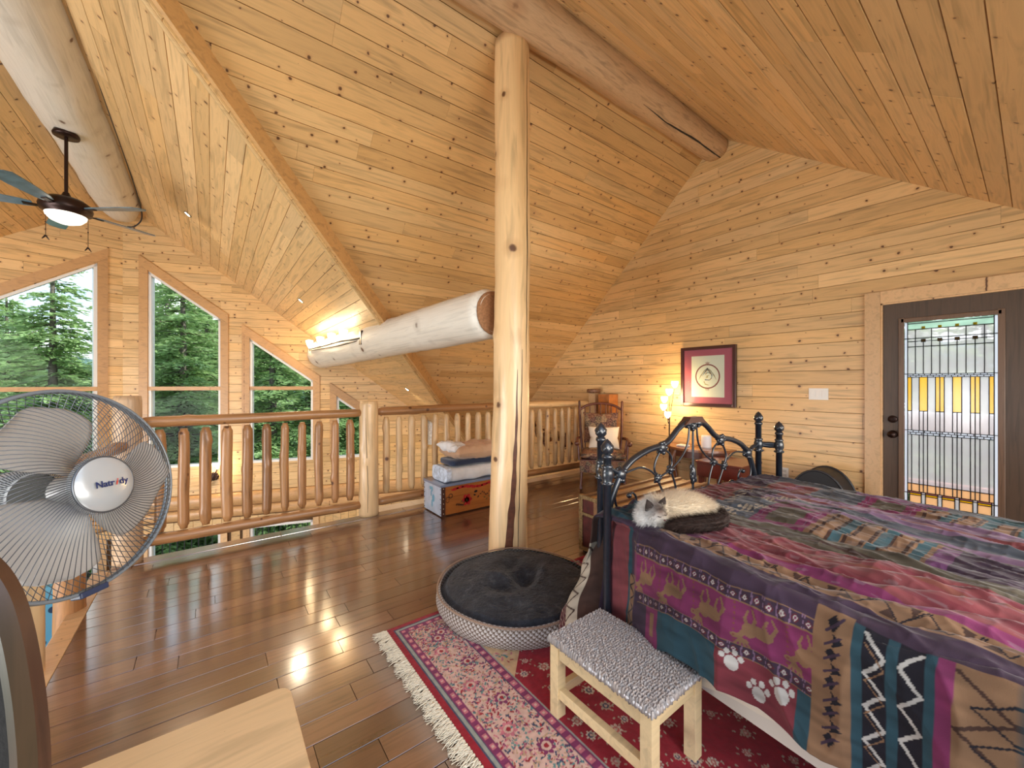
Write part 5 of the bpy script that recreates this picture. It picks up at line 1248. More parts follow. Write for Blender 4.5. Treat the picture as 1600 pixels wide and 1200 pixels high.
# recessed spots and their light
def on_slope(p, q): # on the great room east slope
    return Vector((p, q, great_z(p))) - Vector((KG, 0, 1)).normalized() * .018
sl_rot = Vector((KG, 0, 1)).to_track_quat('Z', 'Y')
for (x, y, lb) in ((-.213, 6.17, 'small recessed spot light high on the great room slope nearest the fan'), (.97, 5.95, 'recessed spot light in the middle of the great room slope'), (2.50, 6.05, 'recessed spot light low on the great room slope above the second railing')):
    t = thing('recessed_light', lb, 'ceiling light', on_slope(x, y)); t.rotation_mode = 'QUATERNION'; t.rotation_quaternion = sl_rot
    MB().lathe([(.042, .0), (.044, -.006), (.034, -.008), (.030, .0), (.030, .010)], 24, cap=False).build('trim_ring', plain('spot_ring', (.30, .26, .20), .4, .5), t)
    MB().lathe([(0, -.0035), (.029, -.0035), (.029, .008)], 20, cap=False).build('lens', plain('spot_lens', (1, .95, .85), .4, emis=(1, .86, .62), es=14), t)
    lamp('SPOT', 'spot_glow', on_slope(x, y) - Vector((KG, 0, 1)).normalized() * .03, 22, (1, .82, .58), size=.03, spot=2.4)
# iron bar light on the far end of the cross log
tl = thing('bar_light', 'iron bar light with four glowing bulbs on the cross log end', 'light', (1.30, 6.3, 1.99))
def cl(Y): return (1.800 - .300 * (Y - 2.6) / 4.82)
m = MB(); m.tube(bez([(cl(5.0) - .20 - 1.30, 5.0 - 6.3, -.09), (cl(5.6) - .25 - 1.30, 5.6 - 6.3, -.085), (cl(6.3) - .25 - 1.3, 0, -.09), (cl(7.1) - .25 - 1.3, .8, -.085)]), .012, 8)
m.tube(bez([(cl(5.0) - .19 - 1.30, -1.3, -.11), (cl(5.6) - .26 - 1.30, -.7, -.14), (cl(6.3) - .26 - 1.3, 0, -.13), (cl(7.1) - .25 - 1.3, .8, -.11)]), .008, 8)
m.box(cl(5.0) - .205 - 1.3, -1.36, -.17, cl(5.0) - .16 - 1.3, -1.28, .0); m.build('scroll_bar', M_['bronze'], tl)
bulb = plain('warm_bulb', (1, .9, .7), .4, emis=(1, .80, .50), es=6)
for y in (5.45, 5.95, 6.50, 7.10):
    b_ = MB().lathe([(.012, -.07), (.03, -.04), (.05, .02), (.055, .05), (.03, .06), (0, .055)], 18, M=Matrix.Translation((cl(y) - .25 - 1.3, y - 6.3, .0))).build('bulb_shade', bulb, tl)
    lamp('POINT', 'bulb_glow', (cl(y) - .30, y, 1.99), 2.2, (1, .74, .42), size=.05)
# ---------------------------------------------------------------- door with stained glass (door_1 is part of the setting)
cas = MB(); cas.box(WX - .040, DY1, 0, WX - .017, DY1 + .105, DZ + .105, bev=.002); dtr = cas.build('trim_2', M_['pale_trim']); tag(dtr, 'pale pine casing round the stained glass door', kind='structure')
MB().box(WX - .042, DY0 - .105, DZ, WX - .017, DY1 - .001, DZ + .105, bev=.002).build('head_casing', M_['pale_trim'], dtr)
MB().box(WX - .040, DY0 - .105, 0, WX - .017, DY0, DZ, bev=.002).build('side_casing', M_['pale_trim'], dtr)
MB().box(WX - .02, DY1 - .012, 0, WX + .10, DY1, DZ).build('jamb', M_['pale_trim'], dtr); MB().box(WX - .02, DY0, DZ - .012, WX + .10, DY1, DZ).build('jamb', M_['pale_trim'], dtr)
M_['walnut'] = wood('walnut_door', (.085, .050, .030), (.085, .050, .030), knots=False, grain=.35, rough=.45, coat=.1, axis='z', gvec=(1.5, 30, 30))
GY0, GY1, GZ0, GZ1 = .155, .705, .20, 1.885
DXf, DXb = WX + .002, WX + .042
dm = MB(); dm.box(DXf, GY1, .005, DXb, DY1 - .013, DZ - .013); dm.box(DXf, DY0 + .01, .005, DXb, GY0, DZ - .013); dm.box(DXf, GY0, GZ1, DXb, GY1, DZ - .013); dm.box(DXf, GY0, .005, DXb, GY1, GZ0)
door = dm.build('door_1', M_['walnut']); tag(door, 'dark walnut door with a full stained glass light', kind='structure')
fm = MB()
for (a, b, c, d_) in ((GY1 - .022, GY1 + .014, GZ0 - .02, GZ1 + .02), (GY0 - .014, GY0 + .022, GZ0 - .02, GZ1 + .02)): fm.box(DXf - .012, a, c, DXf + .004, b, d_, bev=.004)
for (c, d_) in ((GZ1 - .022, GZ1 + .014), (GZ0 - .014, GZ0 + .022)): fm.box(DXf - .012, GY0, c, DXf + .004, GY1, d_, bev=.004)
fm.build('glazing_bead', wood('walnut_bead', (.15, .085, .05), (.15, .085, .05), knots=False, grain=.3, axis='z', gvec=(2, 30, 30)), door)
def pane_mat(name, c, rough=.28, tl=.35):
    m = bpy.data.materials.new(name); m.use_nodes = True; nt = m.node_tree; nt.nodes.clear(); o = N(nt, 'ShaderNodeOutputMaterial')
    r = N(nt, 'ShaderNodeBsdfRefraction'); r.inputs['IOR'].default_value = 1.03; r.inputs['Roughness'].default_value = rough; r.inputs[0].default_value = (*c, 1)
    g = N(nt, 'ShaderNodeBsdfGlossy'); g.inputs['Roughness'].default_value = .15; t = N(nt, 'ShaderNodeBsdfTranslucent'); t.inputs[0].default_value = (*c, 1)
    a = N(nt, 'ShaderNodeMixShader'); a.inputs[0].default_value = tl; nt.links.new(r.outputs[0], a.inputs[1]); nt.links.new(t.outputs[0], a.inputs[2])
    b2 = N(nt, 'ShaderNodeMixShader'); b2.inputs[0].default_value = .06; nt.links.new(a.outputs[0], b2.inputs[1]); nt.links.new(g.outputs[0], b2.inputs[2]); nt.links.new(b2.outputs[0], o.inputs[0]); return m
PM = dict(clear=pane_mat('seedy_glass', (1.0, 1.0, 1.0), .17, .32), white=pane_mat('milky_glass', (.86, .90, .95), .5, .7), amber=pane_mat('amber_glass', (.98, .70, .02), .4, .75), peach=pane_mat('peach_glass', (.95, .72, .48), .4, .6), sea=pane_mat('pale_green_glass', (.72, .90, .80), .35, .5))
y1, y0 = GY1 - .022, GY0 + .022            # glass runs from left (y1) to right (y0) as seen
gx = DXf + .016; W_ = y1 - y0; bd = .018
def pane(u0, u1, z0, z1, k, name='glass_pane'):
    m = MB(); m.box(gx - .002, y1 - u1, z0, gx + .002, y1 - u0, z1); m.build(name, PM[k], door)
lead = MB()
def L_v(u, z0, z1, w_=.005): lead.box(gx - .005, y1 - u - w_ / 2, z0, gx + .005, y1 - u + w_ / 2, z1)
def L_h(z, u0, u1, w_=.005): lead.box(gx - .005, y1 - u1, z - w_ / 2, gx + .005, y1 - u0, z + w_ / 2)
zt, zb = GZ1 - .022, GZ0 + .022
iu0, iu1 = bd, W_ - bd; per = (iu1 - iu0) / 5
pane(0, iu0, zb, zt, 'white'); pane(iu1, W_, zb, zt, 'white'); L_v(iu0, zb, zt); L_v(iu1, zb, zt)
ZT = [zt, 1.825, 1.800, 1.725, 1.700, 1.655, 1.425, 1.398, 1.114, .950, .915, .500, .435, .405, .365, .335, zb]
pane(iu0, iu1, 1.800, zt - .012, 'sea'); pane(iu0, iu1, zt - .012, zt, 'sea'); L_h(zt - .012, iu0, iu1); L_h(1.800, iu0, iu1)
cen = [iu0 + per * (k + .5) for k in range(5)]; am = [iu0 + per * k for k in range(6)]; hw = per * .26
# upper field
for k in range(5): pane(iu0 + per * k, iu0 + per * (k + 1), 1.425, 1.800, 'clear')
for z_ in (1.725, 1.700, 1.655): L_h(z_, 0 if z_ == 1.725 else iu0, W_ if z_ == 1.725 else iu1)
for u in cen: L_v(u, 1.425, 1.800)
for u in am[1:-1]:
    L_v(u, 1.425, 1.700); lead.box(gx - .004, y1 - u - .014, 1.690, gx + .004, y1 - u + .014, 1.716)
    for z_ in (1.703, 1.812): m = MB(); m.box(gx - .007, y1 - u - .010, z_ - .009, gx + .006, y1 - u + .010, z_ + .009); m.build('amber_square', PM['amber'], door)
# small brick bands
def bricks(z0, z1, k='white'):
    zm = (z0 + z1) / 2; pane(iu0, iu1, z0, z1, k)
    for z_ in (z0, zm, z1): L_h(z_, 0 if z_ == z1 else iu0, W_ if z_ == z1 else iu1, .004)
    n = 14
    for i in range(1, n): L_v(iu0 + (iu1 - iu0) * i / n, zm, z1, .004)
    for i in range(n): L_v(iu0 + (iu1 - iu0) * (i + .5) / n, z0, zm, .004)
bricks(1.398, 1.425); bricks(.915, .950)
# amber bars and clear strips
for i, u in enumerate(am):
    a, b = max(u - hw, iu0), min(u + hw, iu1); pane(a, b, 1.114, 1.398, 'amber', 'amber_pane'); pane(a, b, .950, 1.114, 'clear'); L_h(1.114, a, b)
    for q in (a, b):
        if iu0 + .004 < q < iu1 - .004: L_v(q, .950, 1.398); L_v(q, .500, .915)
    if 0 < i < 5: L_v(u, .435, 1.398 if i % 2 == 0 else 1.114)
    pane(a, b, .500, .915, 'clear')
    if i < 5: c0 = u + hw; c1 = am[i + 1] - hw; pane(max(c0, iu0), c1, .950, 1.398, 'clear'); pane(max(c0, iu0), c1, .500, .915, 'clear')
# bottom brickwork
pane(iu0, iu1, .435, .500, 'peach'); L_h(.500, iu0, iu1); L_h(.435, iu0, iu1); L_h(.420, 0, W_)
for i in range(11): L_v(iu0 + per * i / 2 + per * .25, .435, .500)
for i in range(5):
    a = iu0 + per * i + .012; b = iu0 + per * (i + 1) - .012; pane(a, b, .405, .420, 'amber', 'amber_pane'); pane(a, b, .335, .405, 'peach'); pane(b, b + .024 if i < 4 else iu1, zb, .435, 'clear'); L_h(.405, a, b); L_v(a, .30, .435); L_v(b, .30, .435)
pane(iu0, iu1, zb, .335, 'sea'); L_h(.335, iu0, iu1); L_h(.318, iu0, iu1); L_h(.25, iu0, iu1)
lead.build('lead_came', plain('lead', (.015, .018, .022), .45, .5), door)
# deadbolt and knob
for nm, z_, k in (('deadbolt', 1.035, 0), ('door_knob', .905, 1)):
    Mk = Matrix.Translation((DXf, DY1 - .075, z_)) @ Matrix.Rotation(-PI / 2, 4, 'Y')
    m = MB()
    if k: m.lathe([(.033, 0), (.033, .006), (.014, .012), (.012, .03), (.026, .040), (.030, .052), (.024, .064), (0, .068)], 26, M=Mk)
    else: m.lathe([(.031, 0), (.031, .014), (.026, .018), (0, .019)], 26, M=Mk); m.box(-.004, -.014, .018, .004, .014, .030, bev=.002, M=Mk)
    m.build(nm, M_['bronze'], door)
for z_ in (1.035, .905): MB().box(DXf - .006, DY1 - .014, z_ - .03, DXf + .002, DY1 + .006, z_ + .03).build('strike_plate', M_['bronze'], door)

# ---------------------------------------------------------------- things on the gable wall
SX = WX - .018      # face of the boards
pic = thing('framed_picture', 'framed ring drawing in a rose mat on the pine wall', 'picture', (SX, 2.352, 1.43))
fw_, fh_ = .325, .355
M_['mahog'] = plain('mahogany_frame', (.045, .010, .010), .3, coat=.6)
for (a, b, c, d_) in ((-fw_, -fw_ + .035, -fh_, fh_), (fw_ - .035, fw_, -fh_, fh_), (-fw_ + .035, fw_ - .035, fh_ - .035, fh_), (-fw_ + .035, fw_ - .035, -fh_, -fh_ + .035)):
    MB().box(-.042, a, c, -.002, b, d_, bev=.004).build('frame_side', M_['mahog'], pic)
MB().box(-.020, -fw_ + .03, -fh_ + .03, -.004, fw_ - .03, fh_ - .03).build('mat_board', plain('rose_mat', (.52, .12, .17), .7), pic)
iw, ih = .195, .245
MB().box(-.0215, -iw, -ih, -.020, iw, ih).build('paper', plain('cream_paper', (.88, .82, .68), .8), pic)
def ringmesh(r0, r1, x0, x1, n=64, yc=0, zc=0, sx=1.0):
    m = MB(); V = []
    for k in range(n):
        a = 2 * PI * k / n
        for (r, x) in ((r0, x0), (r1, x0), (r1, x1), (r0, x1)): V.append((x, yc + r * sx * math.cos(a), zc + r * math.sin(a)))
    m.add(V, [(k * 4 + j, k * 4 + (j + 1) % 4, ((k + 1) % n) * 4 + (j + 1) % 4, ((k + 1) % n) * 4 + j) for k in range(n) for j in range(4)]); return m
ringmesh(.132, .147, -.0222, -.0215).build('printed_ring', plain('rust_ink', (.30, .10, .08), .8, noise=.5, nscale=120), pic)
inks = [plain('ink_%d' % i, c, .8) for i, c in enumerate([(.05, .08, .14), (.50, .26, .05), (.30, .10, .08), (.25, .34, .26), (.05, .035, .03), (.52, .40, .16)])]
rng = random.Random(8)
def dash(a, b, w_, mt):
    a = Vector((-.0221, *a)); b = Vector((-.0221, *b)); d = (b - a).normalized(); s = Vector((0, -d.z, d.y)) * w_; link('ink_stroke', mesh('ink_stroke', [a - s, a + s, b + s * .3, b - s * .3], [(0, 1, 2, 3)]), mt, pic)
for k in range(9): dash((.0, .10), (.035 * (k - 4) / 2.2, .055 - abs(k - 4) * .012), .004, inks[k % 4])   # spread feathers under the top knot
for s in (-1, 1):
    for k in range(6): dash((s * (.02 + .011 * k), .085 - .013 * k), (s * (.048 + .011 * k), .060 - .020 * k), .0045, inks[1 if k % 2 else 3])
    for k in range(4): dash((s * .088, -.115 + k * .003), (s * (.100 + .006 * k), -.085 + .004 * k), .007, inks[4])
for k in range(7): dash((-.012 + .004 * k, .150), (-.03 + .010 * k, .178 - abs(k - 3) * .004), .0025, inks[2])
for k in range(5): dash((-.02 + .01 * k, -.145), (-.014 + .008 * k, -.172), .0025, inks[2])
for k in range(10):
    a = k / 10 * 4.2 + .6; dash((-.01 + .042 * math.cos(a), .0 + .045 * math.sin(a)), (-.01 + .042 * math.cos(a + .5), .045 * math.sin(a + .5)), .0055, inks[(1, 0, 3, 4)[k % 4]])
for k in range(4): dash((.02 - k * .012, -.035 - .002 * k), (.03 - k * .014, -.047), .007, inks[0])
for (a, b) in (((.04, -.06), (.03, -.09)), ((.03, -.09), (-.02, -.105)), ((.012, .0), (-.02, .012)), ((-.005, -.005), (.02, -.02))): dash(a, b, .007, inks[5])
MB().box(-.0255, -fw_ + .034, -fh_ + .034, -.0245, fw_ - .034, fh_ - .034).build('picture_glass', M_['glass'], pic)
sw = thing('switch_plate', 'white triple switch plate beside the door', 'switch', (SX, 1.279, 1.243)); whp = plain('switch_white', (.82, .80, .76), .35)
MB().box(-.006, -.078, -.056, 0, .078, .056, bev=.002).build('plate', whp, sw)
for k in (-1, 0, 1): MB().box(-.010, k * .046 - .0165, -.034, -.006, k * .046 + .0165, .034, bev=.001).build('rocker', whp, sw)
ot = thing('outlet', 'white wall outlet low behind the bed', 'outlet', (SX, 1.565, .425)); MB().box(-.006, -.036, -.057, 0, .036, .057, bev=.002).build('plate', whp, ot)
for z_ in (-.022, .022): MB().box(-.0075, -.017, z_ - .014, -.006, .017, z_ + .014, bev=.001).build('socket', plain('socket_white', (.6, .58, .55), .4), ot)

# ---------------------------------------------------------------- painted chest with bedding
cx0, cx1, cy0, cy1, chh = 1.835, 2.79, 3.60, 3.995, .325
pc = thing('painted_chest', 'orange folk painted chest with an end pale blue from reflected light, by the railing', 'chest', (cx0, cy0, 0)); CWd, CDp = cx1 - cx0, cy1 - cy0
M_['orange'] = wood('orange_chest_panel', (.50, .17, .035), (.46, .15, .03), knots=False, grain=.3, rough=.35, coat=.6)
M_['bluewhite'] = plain('pale_blue_reflection', (.52, .60, .72), .3, coat=.6, noise=.12, nscale=14)  # light reflected by the end panel, put into its blue-white colour
bx_ = MB(); bx_.box(.006, .004, .014, CWd, CDp, chh - .024); bx_.build('box', M_['orange'], pc)
MB().box(0, .0, .012, .006, CDp, chh - .024).build('end_panel', M_['bluewhite'], pc)
MB().box(-.008, -.010, chh - .024, CWd + .008, CDp + .004, chh, bev=.003).build('lid', plain('lid_grey_blue', (.20, .24, .34), .28, coat=.7), pc)
MB().box(.002, -.006, .012, .046, .004, chh - .026).build('corner_strip', plain('dark_strap', (.06, .02, .012), .5), pc)
for k in range(6):
    for (x, y) in ((.024, -.007), ): m = MB(); m.ball((x, y, .035 + k * .050), (.006, .003, .006), 8, 6); m.build('stud', plain('brass_stud', (.5, .42, .3), .3, .8) if k == 0 and x == .024 else bpy.data.materials['brass_stud'], pc)
    for y in (.012, CDp - .012): m = MB(); m.ball((-.001, y, .03 + k * .05), (.003, .006, .006), 8, 6); m.build('stud', M_['bronze'], pc)
def blot(P, y, mt, name='painted_flower'):
    m = MB(); 
    for (x, z, rx, rz_, a) in P:
        n = 10; V = [(x + rx * math.cos(a) * math.cos(2 * PI * k / n) - rz_ * math.sin(a) * math.sin(2 * PI * k / n), y, z + rx * math.sin(a) * math.cos(2 * PI * k / n) + rz_ * math.cos(a) * math.sin(2 * PI * k / n)) for k in range(n)]; m.add(V, [tuple(range(n))])
    return m.build(name, mt, pc)
redp = plain('red_paint', (.42, .02, .02), .4, noise=.3, nscale=40); blk = plain('black_paint', (.02, .012, .012), .4); grn = plain('green_paint', (.06, .09, .03), .4)
rng = random.Random(4)
blot([(.30 + .055 * math.cos(a) * .6, .13 + .035 * math.sin(a), .030, .022, a) for a in [k * 1.05 for k in range(6)]] + [(.30, .13, .03, .025, 0)], .0022, redp)
blot([(.72 + .06 * math.cos(a) * .6, .12 + .035 * math.sin(a), .030, .022, a) for a in [k * 1.05 for k in range(6)]], .0022, redp)
blot([(.16 + k * .06, .262 + .012 * math.sin(k), .045, .014, .12) for k in range(13)], .0022, redp, 'painted_scroll')
blot([(.18 + k * .018, .10 - .004 * k, .014, .006, 1.2 + k * .4) for k in range(5)] + [(.11 + .02 * math.cos(k * .9), .20 + .02 * math.sin(k * .9), .010, .004, k * .9 + 1.57) for k in range(7)] + [(.075 + .018 * math.cos(k * .9), .165 + .028 * math.sin(k * .9), .010, .003, k * .9 + 1.57) for k in range(7)], .0018, blk, 'painted_scroll')
blot([(.41, .20, .022, .013, .2), (.395, .165, .016, .008, -.3), (.44, .14, .014, .007, .8)] + [(.47 + .022 * k, .165 + .018 * math.sin(k * 1.4), .013, .005, k * .8) for k in range(15)] + [(.60, .08, .016, .01, 1), (.66, .06, .012, .008, .3)], .0016, blk, 'painted_leaf')
blot([(.24 + .03 * k, .115 + .01 * (-1) ** k, .014, .005, k) for k in range(3)] + [(.52 + .03 * k, .11 + .01 * (-1) ** k, .014, .005, k) for k in range(6)], .0014, grn, 'painted_leaf')
m = MB()
for (y, z, ry, rz_, a) in [(.20, .25, .022, .030, 0), (.24, .255, .02, .02, 0), (.17, .16, .03, .04, .2), (.20, .10, .018, .04, -.2), (.22, .20, .014, .03, 0)]:
    n = 10; m.add([(-.0014, y + ry * math.cos(2 * PI * k / n), z + rz_ * math.sin(2 * PI * k / n)) for k in range(n)], [tuple(range(n))])
m.build('painted_motif', plain('teal_wash', (.16, .38, .52), .4), pc)
def cushion(name, mat, size, parent=None, loc=(0, 0, 0), rz=0, tilt=(0, 0), seed=0, sq=.38, wr=.006, pinch=.85, n=44):
    """pillow: superellipse outline with a domed section"""
    sx, sy, sz = size; V = []
    for s in (1, -1):
        for i in range(n + 1):
            for j in range(n + 1):
                u = i / n * 2 - 1; v = j / n * 2 - 1
                e_ = (1 - abs(u) ** 2.6) * (1 - abs(v) ** 2.6); h = max(0, e_) ** sq
                k = 1 - (1 - pinch) * (1 - abs(u * v) ** .5) * max(abs(u), abs(v)) ** 3
                x, y = u * sx / 2 * k, v * sy / 2 * k
                w_ = wr * mnoise.noise(Vector((x * 9, y * 9, seed + s))) + wr * .6 * mnoise.noise(Vector((x * 22, y * 22, seed + s * 3)))
                V.append((x, y, s * h * sz / 2 + w_ * min(1, h * 2)))
    m_ = (n + 1) ** 2; g_ = grid_faces(n + 1, n + 1); F = np.concatenate([g_, (g_ + m_)[:, ::-1]])
    me = npmesh(name, V, F); o = link(name, me, mat, parent, loc, (tilt[0], tilt[1], rz)); return o
# three layers of bedding on the chest
BX = cx0 + .09
m = plain('white_quilt', (.72, .70, .68), .85, sheen=.3, noise=.05, nscale=20)
def fold_stack(name, x0, x1, y0, y1, z0, z1, mat, end_mat, seed, bulge=.03, parent=None):
    n = 40; V = []; N2 = 26; sec = []
    for k in range(N2):
        a = 2 * PI * k / N2; c, s = math.cos(a), math.sin(a); sec.append((abs(c) ** .45 * (1 if c > 0 else -1), abs(s) ** .45 * (1 if s > 0 else -1)))
    for i in range(n + 1):
        t = i / n; x = x0 + (x1 - x0) * t; e_ = min(t, 1 - t) * n; sh = 1 - max(0, 1 - e_ / 2.5) ** 2 * .35
        for (c, s) in sec:
            y = (y0 + y1) / 2 + c * (y1 - y0) / 2 * sh; z = (z0 + z1) / 2 + s * (z1 - z0) / 2 * sh
            w_ = .012 * mnoise.noise(Vector((x * 6, y * 8, z * 9 + seed))); V.append((x, y + w_, max(z0, z + w_ * .7)))
    F = [tuple(f) for f in grid_faces(n + 1, N2, False, True)] + [tuple(range(N2)), tuple(range(n * N2, n * N2 + N2))[::-1]]
    return link(name, mesh(name, V, F, True), mat, parent)
o = fold_stack('folded_quilt', BX, BX + .80, 3.605, 3.93, chh + .002, chh + .15, m, m, 1); tag(o, 'thick folded white quilt lying on the painted chest lid', 'quilt')
q_end = fold_stack('patterned_end', BX - .03, BX + .035, 3.60, 3.935, chh + .002, chh + .16, plain('blue_sprig_print', (.55, .62, .72), .85, noise=.35, nscale=26), None, 6); q_end.parent = o
o = fold_stack('folded_blanket', BX + .04, BX + .74, 3.62, 3.92, chh + .157, chh + .225, plain('navy_fleece', (.012, .022, .055), .9, sheen=.4), None, 2); tag(o, 'navy blue folded blanket between the quilt and the tan pillow', 'blanket')
o = cushion('pillow', plain('tan_pillowcase', (.56, .34, .20), .8, sheen=.2), (.66, .40, .17), None, (BX + .40, 3.765, chh + .295), .03, (.0, .0), 3, wr=.020, pinch=.92, sq=.26); tag(o, 'tan pillow with crumpled white end on top of the bedding stack', 'pillow')
cushion('crumpled_end', m, (.20, .34, .10), o, (-.26, .02, .045), .1, (.1, .0), 9, wr=.03, pinch=.8)
# ---------------------------------------------------------------- steamer trunk behind the footboard
tk = thing('steamer_trunk', 'old slatted steamer trunk with brass edges behind the footboard', 'trunk', (2.36, 1.72, 0)); TW, TD, TH = 1.18, .50, .455
M_['oldred'] = plain('oxblood_canvas', (.085, .014, .012), .5, noise=.4, nscale=18); brs = plain('aged_brass', (.30, .21, .10), .45, .7, noise=.4, nscale=70, bmp=.4); slat = wood('trunk_slat', (.30, .15, .065), (.24, .115, .05), krad=.02, rough=.5, coat=.1, grain=.4)
MB().box(.008, .008, .02, TW - .008, TD - .008, TH - .03).build('body', M_['oldred'], tk)
MB().box(.006, .006, TH - .03, TW - .006, TD - .006, TH - .012).build('lid', wood('trunk_lid', (.50, .26, .09), (.50, .26, .09), knots=False, rough=.55, coat=.1, grain=.4), tk)
for k in range(4): MB().box(.0, .05 + k * .125, TH - .012, TW, .085 + k * .125, TH + .004, bev=.002).build('slat', slat, tk)
for (x0, x1) in ((0, .03), (TW - .03, TW)):
    for (y0, y1) in ((0, .03), (TD - .03, TD)): MB().box(x0 - .003, y0 - .003, .018, x1 + .003, y1 + .003, TH + .001, bev=.003).build('corner_binding', brs, tk)
MB().box(-.004, -.004, TH - .158, TW + .004, .008, TH - .135, bev=.002).build('edge_binding', brs, tk); MB().box(-.004, -.004, TH - .158, .008, TD + .004, TH - .135, bev=.002).build('edge_binding', brs, tk)
MB().box(-.004, 0, TH - .03, .012, TD, TH - .0, bev=.002).build('edge_binding', brs, tk); MB().box(-.004, 0, .02, .010, TD, .05, bev=.002).build('edge_binding', brs, tk)
for y in (.17, .31): MB().box(-.008, y, .05, .006, y + .035, TH - .03, bev=.002).build('slat', slat, tk)
m = MB(); m.tube(bez([(-.012, .18, .27), (-.03, .21, .25), (-.03, .29, .25), (-.012, .32, .27)]), .009, 8); m.build('leather_handle', plain('old_leather', (.12, .05, .02), .6), tk)
for (x, y) in ((.02, .02), (TW - .05, .02), (.02, TD - .05), (TW - .05, TD - .05)): MB().box(x, y, 0, x + .03, y + .03, .02).build('foot', M_['dark'], tk)

# ---------------------------------------------------------------- rocking chair
rcx, rcy = 4.06, 3.42
rc = thing('rocking_chair', 'dark spindle back rocking chair with patchwork cushions near the wall', 'chair', (rcx, rcy, 0), math.atan2(-rcy, -rcx) + PI / 2 + .05)   # front looks along local -y
dk_ = wood('dark_cherry', (.11, .028, .012), (.11, .028, .012), knots=False, grain=.3, rough=.4, coat=.15, axis='z', gvec=(2, 20, 20))
HW = .285
for s in (-1, 1):
    m = MB(); m.tube(bez([(s * HW * .86, .20, .38), (s * HW * .95, .26, .62), (s * HW, .33, .88), (s * HW * 1.02, .37, 1.075)]), [.019, .017, .016] * 8 + [.016], 10); 
    m.ball((s * HW * 1.02, .372, 1.085), (.017, .017, .022), 10, 8); m.build('back_post', dk_, rc)
    m = MB(); m.tube(bez([(s * HW * 1.0, .29, .60), (s * HW * 1.12, .05, .62), (s * HW * 1.12, -.20, .60), (s * HW * 1.12, -.26, .585)]), [.018] * 24 + [.022], 10); m.ball((s * HW * 1.12, -.27, .60), .032, 10, 8); m.build('arm', dk_, rc)
    m = MB(); m.tube([(s * HW * 1.08, -.20, .60), (s * HW * 1.02, -.22, .38)], .014, 8); m.tube([(s * HW * 1.1, 0, .61), (s * HW * 1.0, 0, .40)], .012, 8); m.build('arm_support', dk_, rc)
    for (y, yb) in ((-.20, -.24), (.20, .22)):
        m = MB(); m.tube([(s * HW * .88, y, .38), (s * HW * .95, yb, .045)], [.019, .016], 10); m.build('leg', dk_, rc)
    m = MB(); m.tube(bez([(s * HW * .95, -.42, .085), (s * HW * .95, -.24, .035), (s * HW * .95, .0, .018), (s * HW * .95, .28, .040), (s * HW * .95, .46, .10)]), .017, 8); m.build('rocker', dk_, rc)
m = MB(); m.tube(bez([(-HW * .98, .355, .985), (-HW * .6, .375, 1.045), (0, .385, 1.07), (HW * .6, .375, 1.045), (HW * .98, .355, .985)]), .017, 10); m.build('crest_rail', dk_, rc)
for k in range(7):
    a = (k - 3) / 3; x = a * HW * .74; m = MB(); m.tube([(x, .25, .46), (x * 1.02, .37, 1.07 - .06 * a * a - .01)], .0075, 8); m.build('spindle', dk_, rc)
MB().box(-HW * .95, -.26, .36, HW * .95, .24, .395, bev=.008).build('seat', dk_, rc)
def patch_mat(name):
    m, nt, b = new_mat(name); t = N(nt, 'ShaderNodeTexCoord'); v = N(nt, 'ShaderNodeTexVoronoi'); v.inputs['Scale'].default_value = 13; nt.links.new(t.outputs['Object'], v.inputs['Vector']); sp = N(nt, 'ShaderNodeSeparateColor'); nt.links.new(v.outputs['Color'], sp.inputs[0])
    r = nt.nodes.new('ShaderNodeValToRGB'); r.color_ramp.interpolation = 'CONSTANT'; nt.links.new(sp.outputs[0], r.inputs[0]); el = r.color_ramp.elements; cs_ = [(.20, .06, .03), (.02, .018, .025), (.30, .20, .11), (.08, .02, .03), (.10, .08, .05), (.22, .08, .04)]
    while len(el) > 1: el.remove(el[-1])
    el[0].position = 0; el[0].color = (*cs_[0], 1)
    for i, c in enumerate(cs_[1:]): q = el.new((i + 1) / 6); q.color = (*c, 1)
    z = N(nt, 'ShaderNodeTexNoise'); z.inputs['Scale'].default_value = 60; nt.links.new(t.outputs['Object'], z.inputs['Vector']); nt.links.new(mixc(nt, .5, r.outputs[0], ramp(nt, z.outputs[0], [(.4, (.02, .012, .012)), (.6, (.32, .20, .12))])), b.inputs['Base Color']); b.inputs['Roughness'].default_value = .9; return m
pm = patch_mat('patchwork_tapestry')
cushion('back_cushion', pm, (.46, .42, .12), rc, (0, .255, .745), 0, (PI / 2 - .25, 0), 5)
cushion('seat_cushion', pm, (.56, .52, .13), rc, (0, -.02, .44), 0, (0, 0), 6)
m = MB(); m.box(-HW, -.285, .24, HW, -.262, .385, bev=.006); m.build('front_skirt', pm, rc)
tp_ = cushion('throw_pillow', plain('ivory_pillow', (.72, .62, .50), .85, sheen=.3), (.40, .30, .13), None, (0, 0, 0), 0, (0, 0), 7)
R0_ = Matrix.Translation((rcx, rcy, 0)) @ Matrix.Rotation(math.atan2(-rcy, -rcx) + PI / 2 + .05, 4, 'Z') @ Matrix.Translation((.03, .10, .625)) @ Matrix.Rotation(PI / 2 - .28, 4, 'X'); tp_.matrix_world = R0_; tag(tp_, 'ivory oblong throw pillow on the seat of the rocking chair', 'pillow')
